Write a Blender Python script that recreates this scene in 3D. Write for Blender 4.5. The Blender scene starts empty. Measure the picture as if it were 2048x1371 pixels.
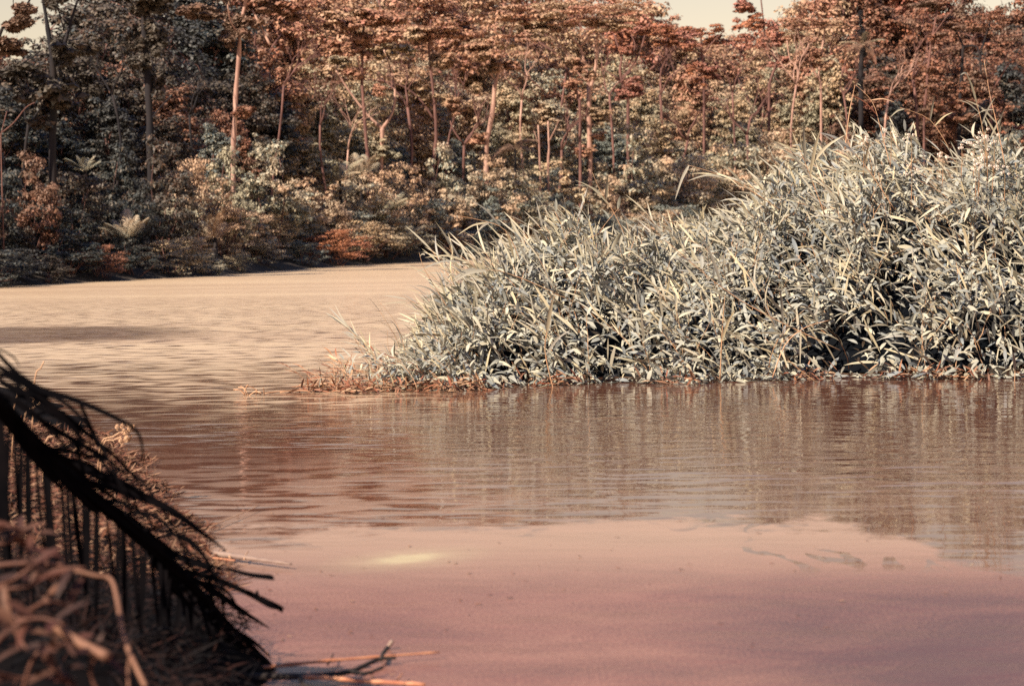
import bpy, math, random
import numpy as np
from mathutils import Vector, Matrix
sc = bpy.context.scene
COL = sc.collection
R = math.radians
rnd = random.Random(11)
rng = np.random.default_rng(7)

# ------------------------------------------------------------------ camera
F = 4000.0                      # focal length in pixels of the 2048 px wide photograph
CAMZ = 1.116
PITCH = math.atan(203.5 / F)
ROLL = R(0.8)
fwd = Vector((0, math.cos(PITCH), -math.sin(PITCH)))
up0 = Vector((0, math.sin(PITCH), math.cos(PITCH)))
rt0 = Vector((1, 0, 0))
rt = rt0 * math.cos(ROLL) - up0 * math.sin(ROLL)
up = up0 * math.cos(ROLL) + rt0 * math.sin(ROLL)
cd = bpy.data.cameras.new('camera')
cam = bpy.data.objects.new('camera', cd)
COL.objects.link(cam)
cam.matrix_world = Matrix(((rt.x, up.x, -fwd.x, 0), (rt.y, up.y, -fwd.y, 0), (rt.z, up.z, -fwd.z, CAMZ), (0, 0, 0, 1)))
cd.sensor_width = 36
cd.lens = F / 2048 * 36
cd.clip_start = 0.1
cd.clip_end = 3000
cd.dof.use_dof = True
cd.dof.focus_distance = 16.5
cd.dof.aperture_fstop = 5.0
sc.camera = cam

# ------------------------------------------------------------------ sky, sun, exposure
SUN_DIR = Vector((0.53, 0.54, -0.65)).normalized()      # the way the light travels
EL = math.asin(-SUN_DIR.z)
world = bpy.data.worlds.new('World')
sc.world = world
world.use_nodes = True
wn = world.node_tree.nodes
wl = world.node_tree.links
wn.clear()
wo = wn.new('ShaderNodeOutputWorld')
bg = wn.new('ShaderNodeBackground')
sky = wn.new('ShaderNodeTexSky')
sky.sky_type = 'NISHITA'
sky.sun_disc = False
sky.sun_elevation = EL
sky.sun_rotation = math.atan2(-SUN_DIR.x, -SUN_DIR.y)
sky.altitude = 0
sky.air_density = 1.0
sky.dust_density = 1.0
sky.ozone_density = 1.0
tint = wn.new('ShaderNodeMix')
tint.data_type = 'RGBA'
tint.blend_type = 'MULTIPLY'
tint.inputs[0].default_value = 1.0
tcw = wn.new('ShaderNodeTexCoord')
spw = wn.new('ShaderNodeSeparateXYZ')
wl.new(tcw.outputs['Generated'], spw.inputs[0])
rw = wn.new('ShaderNodeValToRGB')
rw.color_ramp.interpolation = 'EASE'
rw.color_ramp.elements[0].position = 0.10
rw.color_ramp.elements[0].color = (1.34, 0.87, 0.58, 1)
rw.color_ramp.elements[1].position = 0.85
rw.color_ramp.elements[1].color = (0.26, 0.48, 0.80, 1)
wl.new(spw.outputs[2], rw.inputs[0])
wl.new(rw.outputs[0], tint.inputs[7])
wl.new(sky.outputs[0], tint.inputs[6])
wl.new(tint.outputs[2], bg.inputs[0])
bg.inputs[1].default_value = 0.08
wl.new(bg.outputs[0], wo.inputs[0])
sd = bpy.data.lights.new('sun', 'SUN')
sd.energy = 5.0
sd.angle = R(0.5)
sd.color = (1.0, 0.84, 0.65)
sun = bpy.data.objects.new('sun', sd)
sun.rotation_euler = SUN_DIR.to_track_quat('-Z', 'Y').to_euler()
COL.objects.link(sun)
sc.view_settings.view_transform = 'Standard'
sc.view_settings.look = 'None'
sc.view_settings.gamma = 1
sc.view_settings.use_curve_mapping = False
sc.view_settings.exposure = 1.05
sc.render.engine = 'CYCLES'
cy = sc.cycles
cy.max_bounces = 5
cy.diffuse_bounces = 1
cy.glossy_bounces = 3
cy.transmission_bounces = 2
cy.transparent_max_bounces = 4
cy.use_denoising = False
cy.use_adaptive_sampling = False
cy.caustics_reflective = False
cy.caustics_refractive = False

# ------------------------------------------------------------------ helpers
def ray(px, py):
    return fwd * F + rt * (px - 1024) + up * (685.5 - py)
def at(px, py, Y):
    d = ray(px, py)
    return Vector((0, 0, CAMZ)) + d * (Y / d.y)
def on_water(px, py, z=0.0):
    d = ray(px, py)
    return Vector((0, 0, CAMZ)) + d * ((z - CAMZ) / d.z)
def lerp_tab(tab, x):
    return float(np.interp(x, [t[0] for t in tab], [t[1] for t in tab]))

def mesh_np(name, V, faces_list, mats, smooth=False):
    """faces_list: list of int arrays (M, k)"""
    V = np.asarray(V, dtype=np.float32).reshape(-1, 3)
    me = bpy.data.meshes.new(name)
    fl = [np.asarray(f, dtype=np.int32) for f in faces_list if len(f)]
    me.vertices.add(len(V))
    me.vertices.foreach_set('co', V.ravel())
    nl = sum(f.size for f in fl)
    npoly = sum(len(f) for f in fl)
    me.loops.add(nl)
    me.loops.foreach_set('vertex_index', np.concatenate([f.ravel() for f in fl]))
    me.polygons.add(npoly)
    tot = np.concatenate([np.full(len(f), f.shape[1], dtype=np.int32) for f in fl])
    st = np.concatenate([[0], np.cumsum(tot)[:-1]]).astype(np.int32)
    me.polygons.foreach_set('loop_start', st)
    me.polygons.foreach_set('loop_total', tot)
    if smooth:
        me.polygons.foreach_set('use_smooth', np.ones(npoly, dtype=bool))
    me.update(calc_edges=True)
    me.validate()
    for m in (mats if isinstance(mats, (list, tuple)) else [mats]):
        me.materials.append(m)
    return me

def obj(name, me, parent=None, loc=None):
    o = bpy.data.objects.new(name, me)
    COL.objects.link(o)
    if parent is not None:
        o.parent = parent
    if loc is not None:
        o.location = loc
    return o
def thing(name, label, cat, loc=(0, 0, 0), rz=0.0, group=None):
    o = bpy.data.objects.new(name, None)
    o.empty_display_size = 0.1
    COL.objects.link(o)
    o.location = loc
    o.rotation_euler = (0, 0, rz)
    tag(o, label, cat, group)
    return o
def tag(o, label=None, cat=None, group=None, kind=None):
    if label: o['label'] = label
    if cat: o['category'] = cat
    if group: o['group'] = group
    if kind: o['kind'] = kind
    return o
def dup(root, children, loc, rot, scale, label, group, mat=None, mat_names=()):
    r = root.copy()
    COL.objects.link(r)
    r.location = loc
    r.rotation_euler = rot
    r.scale = scale
    r['label'] = label
    r['group'] = group
    for ch in children:
        c = ch.copy()
        COL.objects.link(c)
        c.parent = r
        if mat is not None and ch.name.split('.')[0] in mat_names:
            c.material_slots[0].link = 'OBJECT'
            c.material_slots[0].material = mat
    return r

class MB:
    """collects tubes and strips into one mesh"""
    def __init__(s):
        s.v = []; s.q = []; s.t = []
    def tube(s, pts, rad, n=6, cap=True):
        pts = [Vector(p) for p in pts]
        if not hasattr(rad, '__len__'):
            rad = [rad] * len(pts)
        base = len(s.v)
        prev = None
        for i, p in enumerate(pts):
            a = pts[max(0, i - 1)]; b = pts[min(len(pts) - 1, i + 1)]
            t = (b - a).normalized()
            if prev is None:
                ref = Vector((0, 0, 1)) if abs(t.z) < 0.9 else Vector((1, 0, 0))
                u = t.cross(ref).normalized()
            else:
                u = (prev - t * prev.dot(t)).normalized()
            prev = u
            w = t.cross(u)
            for k in range(n):
                an = 2 * math.pi * k / n
                s.v.append(tuple(p + (u * math.cos(an) + w * math.sin(an)) * rad[i]))
        for i in range(len(pts) - 1):
            for k in range(n):
                a = base + i * n + k; b = base + i * n + (k + 1) % n
                s.q.append((a, b, b + n, a + n))
        if cap:
            for k in range(1, n - 1):
                s.t.append((base, base + k + 1, base + k))
                e = base + (len(pts) - 1) * n
                s.t.append((e, e + k, e + k + 1))
    def strip(s, pts, wid, nrm, fold=0.25):
        """leaf blade: a folded strip along pts"""
        pts = [Vector(p) for p in pts]
        n = len(pts)
        base = len(s.v)
        for i, p in enumerate(pts):
            t = (pts[min(n - 1, i + 1)] - pts[max(0, i - 1)]).normalized()
            sd_ = t.cross(nrm)
            if sd_.length < 1e-4: sd_ = t.cross(Vector((0.3, 0.7, 0.2)))
            sd_.normalize()
            nn = sd_.cross(t)
            w = wid[i]
            s.v.append(tuple(p + sd_ * w + nn * w * fold))
            s.v.append(tuple(p))
            s.v.append(tuple(p - sd_ * w + nn * w * fold))
        for i in range(n - 1):
            a = base + i * 3
            s.q.append((a, a + 1, a + 4, a + 3))
            s.q.append((a + 1, a + 2, a + 5, a + 4))
    def mesh(s, name, mats, smooth=True):
        return mesh_np(name, s.v, [np.array(s.q).reshape(-1, 4), np.array(s.t).reshape(-1, 3)], mats, smooth)

def smooth_path(pts, sub=4):
    """Catmull-Rom through the points"""
    P = [Vector(p) for p in pts]
    if len(P) < 3:
        return [P[0].lerp(P[-1], i / sub) for i in range(sub + 1)]
    out = []
    for i in range(len(P) - 1):
        p0 = P[max(0, i - 1)]; p1 = P[i]; p2 = P[i + 1]; p3 = P[min(len(P) - 1, i + 2)]
        for k in range(sub):
            t = k / sub
            out.append(0.5 * ((2 * p1) + (p2 - p0) * t + (2 * p0 - 5 * p1 + 4 * p2 - p3) * t * t + (3 * p1 - p0 - 3 * p2 + p3) * t ** 3))
    out.append(P[-1])
    return out

# ------------------------------------------------------------------ materials
def new_mat(name):
    m = bpy.data.materials.new(name)
    m.use_nodes = True
    nt = m.node_tree
    nt.nodes.clear()
    return m, nt.nodes, nt.links
def ramp(N, stops):
    r = N.new('ShaderNodeValToRGB')
    e = r.color_ramp.elements
    while len(e) < len(stops): e.new(0.5)
    for i, (p, c) in enumerate(stops):
        e[i].position = p
        e[i].color = (c[0], c[1], c[2], 1)
    return r
def math_node(N, L, op, a, b=None, c=None):
    m = N.new('ShaderNodeMath'); m.operation = op
    for i, v in enumerate((a, b, c)):
        if v is None: continue
        if isinstance(v, (int, float)): m.inputs[i].default_value = v
        else: L.new(v, m.inputs[i])
    return m.outputs[0]

def leaf_mat(name, cols, patch=None, patch_scale=0.35, transl=0.25, rough=0.45, spec=0.35):
    m, N, L = new_mat(name)
    geo = N.new('ShaderNodeNewGeometry')
    oi = N.new('ShaderNodeObjectInfo')
    t = math_node(N, L, 'FRACT', math_node(N, L, 'ADD', geo.outputs['Random Per Island'], oi.outputs['Random']))
    r = ramp(N, [(i / max(1, len(cols) - 1), c) for i, c in enumerate(cols)])
    L.new(t, r.inputs[0])
    colr = r.outputs[0]
    if patch is not None:
        nz = N.new('ShaderNodeTexNoise')
        nz.inputs['Scale'].default_value = patch_scale
        nz.inputs['Detail'].default_value = 2
        L.new(geo.outputs['Position'], nz.inputs['Vector'])
        mr = N.new('ShaderNodeMapRange')
        mr.inputs[1].default_value = 0.42; mr.inputs[2].default_value = 0.62
        L.new(nz.outputs[0], mr.inputs[0])
        mx = N.new('ShaderNodeMix'); mx.data_type = 'RGBA'
        L.new(mr.outputs[0], mx.inputs[0])
        L.new(colr, mx.inputs[6])
        mx.inputs[7].default_value = (*patch, 1)
        colr = mx.outputs[2]
    p = N.new('ShaderNodeBsdfPrincipled')
    p.inputs['Roughness'].default_value = rough
    p.inputs['Specular IOR Level'].default_value = spec
    L.new(colr, p.inputs['Base Color'])
    tr = N.new('ShaderNodeBsdfTranslucent')
    L.new(colr, tr.inputs[0])
    ms = N.new('ShaderNodeMixShader')
    ms.inputs[0].default_value = transl
    L.new(p.outputs[0], ms.inputs[1]); L.new(tr.outputs[0], ms.inputs[2])
    o = N.new('ShaderNodeOutputMaterial')
    L.new(ms.outputs[0], o.inputs[0])
    return m

def plain_mat(name, c1, c2, scale=6.0, rough=0.8, bump=0.0, spec=0.3, stretch=(1, 1, 1), detail=6):
    m, N, L = new_mat(name)
    geo = N.new('ShaderNodeTexCoord')
    mp = N.new('ShaderNodeMapping'); mp.inputs['Scale'].default_value = stretch
    L.new(geo.outputs['Object'], mp.inputs[0])
    nz = N.new('ShaderNodeTexNoise'); nz.inputs['Scale'].default_value = scale; nz.inputs['Detail'].default_value = detail
    L.new(mp.outputs[0], nz.inputs['Vector'])
    r = ramp(N, [(0.35, c1), (0.65, c2)])
    L.new(nz.outputs[0], r.inputs[0])
    p = N.new('ShaderNodeBsdfPrincipled')
    p.inputs['Roughness'].default_value = rough
    p.inputs['Specular IOR Level'].default_value = spec
    L.new(r.outputs[0], p.inputs['Base Color'])
    if bump:
        b = N.new('ShaderNodeBump'); b.inputs['Strength'].default_value = bump; b.inputs['Distance'].default_value = 0.01
        L.new(nz.outputs[0], b.inputs['Height']); L.new(b.outputs[0], p.inputs['Normal'])
    o = N.new('ShaderNodeOutputMaterial')
    L.new(p.outputs[0], o.inputs[0])
    return m

M = {}
M['reed'] = leaf_mat('reed_leaf', [(0.23, 0.23, 0.22), (0.38, 0.345, 0.24), (0.30, 0.285, 0.24), (0.44, 0.38, 0.25), (0.25, 0.24, 0.22)], transl=0.08, rough=0.5, spec=0.35)
M['herb'] = leaf_mat('herb_leaf', [(0.13, 0.15, 0.165), (0.33, 0.33, 0.275), (0.19, 0.205, 0.20), (0.43, 0.40, 0.30), (0.16, 0.175, 0.185)], transl=0.05, rough=0.5, spec=0.3)
M['stalk'] = plain_mat('reed_stalk', (0.30, 0.22, 0.14), (0.42, 0.22, 0.12), 8, 0.6)
M['drystalk'] = plain_mat('dry_stalk', (0.40, 0.22, 0.13), (0.55, 0.35, 0.22), 8, 0.6)
M['dry'] = leaf_mat('dry_leaf', [(0.30, 0.16, 0.09), (0.22, 0.07, 0.04), (0.40, 0.26, 0.16), (0.12, 0.05, 0.035)], transl=0.15, rough=0.6, spec=0.3)
M['flower'] = plain_mat('flower_petal', (0.75, 0.60, 0.52), (0.85, 0.72, 0.62), 20, 0.7)
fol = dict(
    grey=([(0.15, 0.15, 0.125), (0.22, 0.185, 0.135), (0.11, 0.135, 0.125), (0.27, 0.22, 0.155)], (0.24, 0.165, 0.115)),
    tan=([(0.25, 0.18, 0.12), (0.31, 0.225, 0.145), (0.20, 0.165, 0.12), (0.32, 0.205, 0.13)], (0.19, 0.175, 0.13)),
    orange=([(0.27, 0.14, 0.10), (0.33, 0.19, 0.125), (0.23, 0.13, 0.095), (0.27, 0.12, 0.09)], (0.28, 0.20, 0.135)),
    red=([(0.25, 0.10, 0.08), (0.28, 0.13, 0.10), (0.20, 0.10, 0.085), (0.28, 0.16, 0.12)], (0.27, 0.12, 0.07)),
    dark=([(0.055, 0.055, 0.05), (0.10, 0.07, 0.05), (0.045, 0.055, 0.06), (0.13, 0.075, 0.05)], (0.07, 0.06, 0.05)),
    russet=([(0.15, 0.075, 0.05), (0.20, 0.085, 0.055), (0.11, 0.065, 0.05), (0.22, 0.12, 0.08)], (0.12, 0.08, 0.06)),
    shaded_teal=([(0.030, 0.042, 0.050), (0.065, 0.066, 0.058), (0.022, 0.034, 0.042), (0.12, 0.095, 0.07)], (0.05, 0.05, 0.05)),  # darkened copy of teal, painting shade onto the left bank
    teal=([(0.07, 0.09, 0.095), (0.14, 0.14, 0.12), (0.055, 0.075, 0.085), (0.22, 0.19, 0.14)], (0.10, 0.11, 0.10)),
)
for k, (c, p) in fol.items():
    g_ = 1.2 if k in ('dark', 'shaded_teal') else 1.4 if k in ('orange', 'red') else 1.5 if k == 'russet' else 2.0 if k == 'grey' else 1.8 if k == 'teal' else 1.7
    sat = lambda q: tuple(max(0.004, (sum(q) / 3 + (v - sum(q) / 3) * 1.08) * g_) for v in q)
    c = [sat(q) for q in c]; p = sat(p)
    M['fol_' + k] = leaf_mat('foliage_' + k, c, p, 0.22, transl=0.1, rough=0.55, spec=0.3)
M['bark_pale'] = plain_mat('bark_pale', (0.28, 0.16, 0.13), (0.46, 0.29, 0.23), 3, 0.85, 0.3, stretch=(1, 1, 0.3))
M['bark_red'] = plain_mat('bark_red', (0.10, 0.05, 0.045), (0.19, 0.095, 0.08), 3, 0.85, 0.3, stretch=(1, 1, 0.3))
M['bark_dark'] = plain_mat('bark_dark', (0.009, 0.009, 0.013), (0.022, 0.017, 0.018), 3, 0.9, 0.3, stretch=(1, 1, 0.3))
M['soil'] = plain_mat('forest_soil', (0.02, 0.018, 0.018), (0.04, 0.03, 0.025), 0.6, 0.95, 0.3)
M['mud'] = plain_mat('shaded_bank_mud', (0.003, 0.003, 0.004), (0.008, 0.006, 0.006), 6, 0.95, 0.5, spec=0.03)  # near-black mud, its colour also carrying the shade over the bank
M['frond'] = plain_mat('shaded_dead_frond', (0.002, 0.002, 0.003), (0.005, 0.004, 0.005), 14, 0.9, 0.3, spec=0.03)  # dead and dark, with canopy shade painted into the black
M['weed'] = leaf_mat('bank_weed_leaf', [(0.05, 0.018, 0.015), (0.08, 0.03, 0.02), (0.03, 0.016, 0.015), (0.11, 0.05, 0.032)], transl=0.1, rough=0.6, spec=0.2)
M['weedstem'] = plain_mat('bank_weed_stem', (0.06, 0.024, 0.018), (0.11, 0.045, 0.03), 8, 0.7)
M['glint_spot'] = plain_mat('painted_glint', (0.62, 0.58, 0.34), (0.70, 0.66, 0.40), 12, 0.7)  # unused flat colour for the painted sky glint on the film
M['thicket'] = plain_mat('thicket_shade_core', (0.003, 0.004, 0.006), (0.007, 0.008, 0.010), 5, 0.95, spec=0.0)  # near-black stands for shade inside the thicket

# water: silty, rippled where open, covered by a pinkish film close by and by dull scum far off
def water_material():
    m, N, L = new_mat('silty_water')
    geo = N.new('ShaderNodeNewGeometry')
    sep = N.new('ShaderNodeSeparateXYZ'); L.new(geo.outputs['Position'], sep.inputs[0])
    X, Y = sep.outputs[0], sep.outputs[1]
    def noise(scale, sx, sy, detail=3, rough=0.55, rot=0.0, dist=0.0):
        mp = N.new('ShaderNodeMapping'); mp.inputs['Scale'].default_value = (sx, sy, 1); mp.inputs['Rotation'].default_value = (0, 0, rot)
        L.new(geo.outputs['Position'], mp.inputs[0])
        nz = N.new('ShaderNodeTexNoise'); nz.inputs['Scale'].default_value = scale
        nz.inputs['Detail'].default_value = detail; nz.inputs['Roughness'].default_value = rough
        nz.inputs['Distortion'].default_value = dist
        L.new(mp.outputs[0], nz.inputs['Vector'])
        return nz.outputs[0]
    def mrange(v, a, b, c=0.0, d=1.0, smooth=True):
        r = N.new('ShaderNodeMapRange')
        if smooth: r.interpolation_type = 'SMOOTHSTEP'
        L.new(v, r.inputs[0])
        for i, q in enumerate((a, b, c, d)): r.inputs[i + 1].default_value = q
        return r.outputs[0]
    MN = lambda op, a, b=None, c=None: math_node(N, L, op, a, b, c)
    # ripples
    h1 = noise(1.0, 3.0, 7.0, 1, 0.5, R(6))
    h2 = noise(1.0, 9.0, 22.0, 2, 0.5, R(-4))
    h3 = noise(1.0, 1.1, 2.6, 2, 0.5, R(3))
    patch = noise(1.0, 0.16, 0.30, 2, 0.5)
    breeze = MN('MAXIMUM', mrange(Y, 15.5, 22.0, 0.0, 1.0), 0.0)      # wind-ruffled beyond the island
    left = mrange(X, -0.5, -2.5, 0.0, 0.6)
    a_near = MN('MULTIPLY', mrange(patch, 0.38, 0.62, 0.5, 1.4), 1.0)
    amp = MN('ADD', a_near, MN('MULTIPLY', breeze, 4.0))
    calm = mrange(Y, 8.0, 9.5, 0.55, 1.0)
    amp = MN('MULTIPLY', amp, calm)
    h = MN('ADD', MN('MULTIPLY', h1, 0.0060), MN('MULTIPLY', h2, 0.0006))
    h = MN('ADD', h, MN('MULTIPLY', h3, 0.0075))
    h = MN('MULTIPLY', h, amp)
    b = N.new('ShaderNodeBump'); b.inputs['Strength'].default_value = 1.0; b.inputs['Distance'].default_value = 1.0
    L.new(h, b.inputs['Height'])
    wat = N.new('ShaderNodeBsdfPrincipled')
    wat.inputs['Base Color'].default_value = (0.10, 0.040, 0.026, 1)
    wat.inputs['Roughness'].default_value = 0.03
    wat.inputs['IOR'].default_value = 1.33
    L.new(b.outputs[0], wat.inputs['Normal'])
    # near film
    g1 = noise(1.0, 1.6, 1.3, 4, 0.6, 0.2, 0.6)
    g2 = noise(1.0, 5.0, 2.2, 4, 0.65, 0.15, 1.2)
    e = MN('SUBTRACT', 7.95, Y)
    e = MN('ADD', e, MN('MULTIPLY', MN('SUBTRACT', g1, 0.5), 2.0))
    e = MN('ADD', e, MN('MULTIPLY', MN('SUBTRACT', g2, 0.5), 0.7))
    e = MN('SUBTRACT', e, MN('MULTIPLY', mrange(X, 1.15, 1.75, 0.0, 1.0), 1.25))
    e = MN('ADD', e, MN('MULTIPLY', MN('SUBTRACT', noise(1.0, 7.0, 11.0, 4, 0.7, 0.1, 0.5), 0.5), 0.9))
    fmask = mrange(e, -0.10, 0.30)
    fmask = MN('MAXIMUM', fmask, MN('MULTIPLY', MN('MULTIPLY', mrange(Y, 11.5, 8.0, 0.0, 1.0), mrange(h1, .42, .55)), mrange(X, -0.8, 0.6, 0.60, 0.14)))  # partial film streaks also paint the bright ripples ahead of the edge
    # open cracks in the film on the right
    cr = noise(1.0, 2.6, 1.1, 3, 0.5, -0.25, 0.8)
    crack = MN('LESS_THAN', MN('ABSOLUTE', MN('SUBTRACT', cr, 0.44)), 0.022)
    crz = MN('MULTIPLY', MN('MULTIPLY', mrange(X, 0.3, 0.9), mrange(Y, 6.5, 6.9)), mrange(noise(1.0, 1.5, 1.3, 2), 0.47, 0.52))
    crack = MN('MULTIPLY', crack, crz)
    fmask = MN('MULTIPLY', fmask, MN('SUBTRACT', 1.0, MN('MULTIPLY', crack, 0.85)))
    film = N.new('ShaderNodeBsdfPrincipled')
    fc = ramp(N, [(0.28, (0.085, 0.036, 0.036)), (0.48, (0.20, 0.090, 0.070)), (0.70, (0.34, 0.175, 0.13))])
    fn = MN('ADD', MN('MULTIPLY', noise(1.0, 1.3, 1.7, 6, 0.7, 0.3, 0.6), 0.45), MN('MULTIPLY', noise(1.0, 110, 38, 3, 0.8), 0.55))
    fn = MN('SUBTRACT', fn, MN('MULTIPLY', MN('MULTIPLY', mrange(X, 0.1, 1.3), mrange(Y, 6.9, 5.5)), 0.24))
    L.new(fn, fc.inputs[0])
    # scum film, its colour turning pale beige toward the far edge
    fm = N.new('ShaderNodeMix'); fm.data_type = 'RGBA'
    L.new(mrange(Y, 6.1, 7.6), fm.inputs[0]); L.new(fc.outputs[0], fm.inputs[6])
    fm.inputs[7].default_value = (0.34, 0.22, 0.155, 1)
    # soft yellowish glint of bright sky, painted into the film colour
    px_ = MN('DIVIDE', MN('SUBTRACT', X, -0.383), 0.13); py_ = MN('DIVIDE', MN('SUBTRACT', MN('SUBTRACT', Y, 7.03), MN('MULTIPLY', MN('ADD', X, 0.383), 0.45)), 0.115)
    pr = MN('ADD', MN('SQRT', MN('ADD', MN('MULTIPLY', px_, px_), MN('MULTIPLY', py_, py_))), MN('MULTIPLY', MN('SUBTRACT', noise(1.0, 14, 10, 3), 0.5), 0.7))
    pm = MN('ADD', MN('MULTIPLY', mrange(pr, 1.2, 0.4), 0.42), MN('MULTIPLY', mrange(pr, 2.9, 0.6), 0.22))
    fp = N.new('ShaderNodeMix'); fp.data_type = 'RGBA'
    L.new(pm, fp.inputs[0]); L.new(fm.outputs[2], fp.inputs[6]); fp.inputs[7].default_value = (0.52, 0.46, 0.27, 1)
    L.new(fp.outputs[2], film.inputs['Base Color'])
    film.inputs['Roughness'].default_value = 0.34
    film.inputs['Specular IOR Level'].default_value = 0.5
    hb = MN('ADD', MN('ADD', MN('MULTIPLY', noise(1.0, 1.6, 3.4, 3, 0.5, 0.12), 0.018), MN('MULTIPLY', noise(1.0, 3.5, 16, 3, 0.6, 0.14), 0.0022)), MN('MULTIPLY', noise(1.0, 240, 120, 2), 0.0009))
    b2 = N.new('ShaderNodeBump'); b2.inputs['Strength'].default_value = 1.0; b2.inputs['Distance'].default_value = 1.0
    L.new(hb, b2.inputs['Height']); L.new(b2.outputs[0], film.inputs['Normal'])
    # dull far scum; its nearer pale streaks paint sparkle on the ripples
    far = N.new('ShaderNodeBsdfPrincipled')
    fr = ramp(N, [(0.35, (0.52, 0.37, 0.245)), (0.65, (0.72, 0.55, 0.365))])
    L.new(MN('ADD', MN('MULTIPLY', noise(1.0, 0.05, 0.35, 4, 0.6), .6), MN('MULTIPLY', noise(1.0, 1.6, 3.4, 3, 0.6), .4)), fr.inputs[0])
    L.new(fr.outputs[0], far.inputs['Base Color'])
    far.inputs['Roughness'].default_value = 0.30
    L.new(b.outputs[0], far.inputs['Normal'])
    fe = MN('ADD', Y, MN('MULTIPLY', MN('SUBTRACT', noise(1.0, 0.10, 0.12, 3), 0.5), 26.0))
    farm = MN('MULTIPLY', mrange(fe, 9.5, 19.0), 0.85)
    sx = MN('DIVIDE', MN('ADD', X, 7.5), 3.6); sy = MN('DIVIDE', MN('ADD', MN('SUBTRACT', Y, 27.0), MN('MULTIPLY', noise(1.0, 0.5, 0.8, 3), 3.0)), 3.2)
    lane = mrange(MN('ADD', MN('MULTIPLY', sx, sx), MN('MULTIPLY', sy, sy)), 1.2, 0.5)       # dark calm lane on the far left
    farm = MN('MULTIPLY', farm, MN('SUBTRACT', 1.0, MN('MULTIPLY', lane, 0.75)))
    farm = MN('MULTIPLY', farm, MN('MAXIMUM', mrange(MN('ADD', MN('MULTIPLY', h1, .75), MN('MULTIPLY', mrange(Y, 11, 22), .12)), .36, .50, .08, 1.0), mrange(Y, 26, 50)))  # pale scum follows the ripples to paint bright sparkle
    farm = MN('MULTIPLY', farm, MN('MAXIMUM', mrange(X, 0.0, -1.4, 0.06, 1.0), mrange(Y, 15.5, 17.0)))
    s1 = N.new('ShaderNodeMixShader'); L.new(farm, s1.inputs[0]); L.new(wat.outputs[0], s1.inputs[1]); L.new(far.outputs[0], s1.inputs[2])
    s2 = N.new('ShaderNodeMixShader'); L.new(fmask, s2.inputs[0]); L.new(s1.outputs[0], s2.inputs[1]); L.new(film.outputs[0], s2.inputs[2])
    o = N.new('ShaderNodeOutputMaterial'); L.new(s2.outputs[0], o.inputs[0])
    return m
M['water'] = water_material()

# ------------------------------------------------------------------ river
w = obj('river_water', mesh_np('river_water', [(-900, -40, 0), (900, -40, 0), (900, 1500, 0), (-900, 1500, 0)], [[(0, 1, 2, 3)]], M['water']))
w['kind'] = 'structure'

# ------------------------------------------------------------------ far bank terrain
shore_px = [(-260, 590), (0, 573), (240, 560), (480, 547), (700, 530), (940, 517), (1200, 505), (1500, 498), (2100, 488), (2600, 480)]
shore = [on_water(a, b) for a, b in shore_px]
SH = np.array([(p.x, p.y) for p in shore])
SHX = np.vstack([[(-26, 20)], SH, [(260, SH[-1][1] + 40)]])
def shore_dist(P):
    P = np.asarray(P, dtype=float).reshape(-1, 2)
    best = np.full(len(P), 1e9); sgn = np.ones(len(P))
    for a, b in zip(SHX[:-1], SHX[1:]):
        d = b - a
        t = np.clip(((P - a) @ d) / (d @ d), 0, 1)
        c = a + t[:, None] * d
        q = P - c
        ds = np.hypot(q[:, 0], q[:, 1])
        cr = d[0] * q[:, 1] - d[1] * q[:, 0]
        m = ds < best
        best = np.where(m, ds, best); sgn = np.where(m, np.sign(cr), sgn)
    return best * sgn
def terrain_z(P):
    s = shore_dist(P)
    return np.where(s < 0, s * 0.25, np.minimum(s * 0.35, 0.5) + 0.075 * np.maximum(s, 0) ** 0.98)
def shore_D(px):
    return float(np.interp(px, [a for a, b in shore_px], SH[:, 1]))
gx = np.linspace(-130, 190, 161); gy = np.linspace(16, 420, 203)
GX, GY = np.meshgrid(gx, gy)
PZ = terrain_z(np.stack([GX.ravel(), GY.ravel()], 1))
PZ = np.maximum(PZ, -1.5) + np.where(PZ > 0.5, 0.25 * np.sin(GX.ravel() * 0.7) * np.cos(GY.ravel() * 0.5), 0)
Vt = np.stack([GX.ravel(), GY.ravel(), PZ], 1)
idx = np.arange(len(gx) * len(gy)).reshape(len(gy), len(gx))
Fq = np.stack([idx[:-1, :-1].ravel(), idx[:-1, 1:].ravel(), idx[1:, 1:].ravel(), idx[1:, :-1].ravel()], 1)
o = obj('far_bank_terrain', mesh_np('far_bank_terrain', Vt, [Fq], M['soil'], True)); o['kind'] = 'structure'

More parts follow.
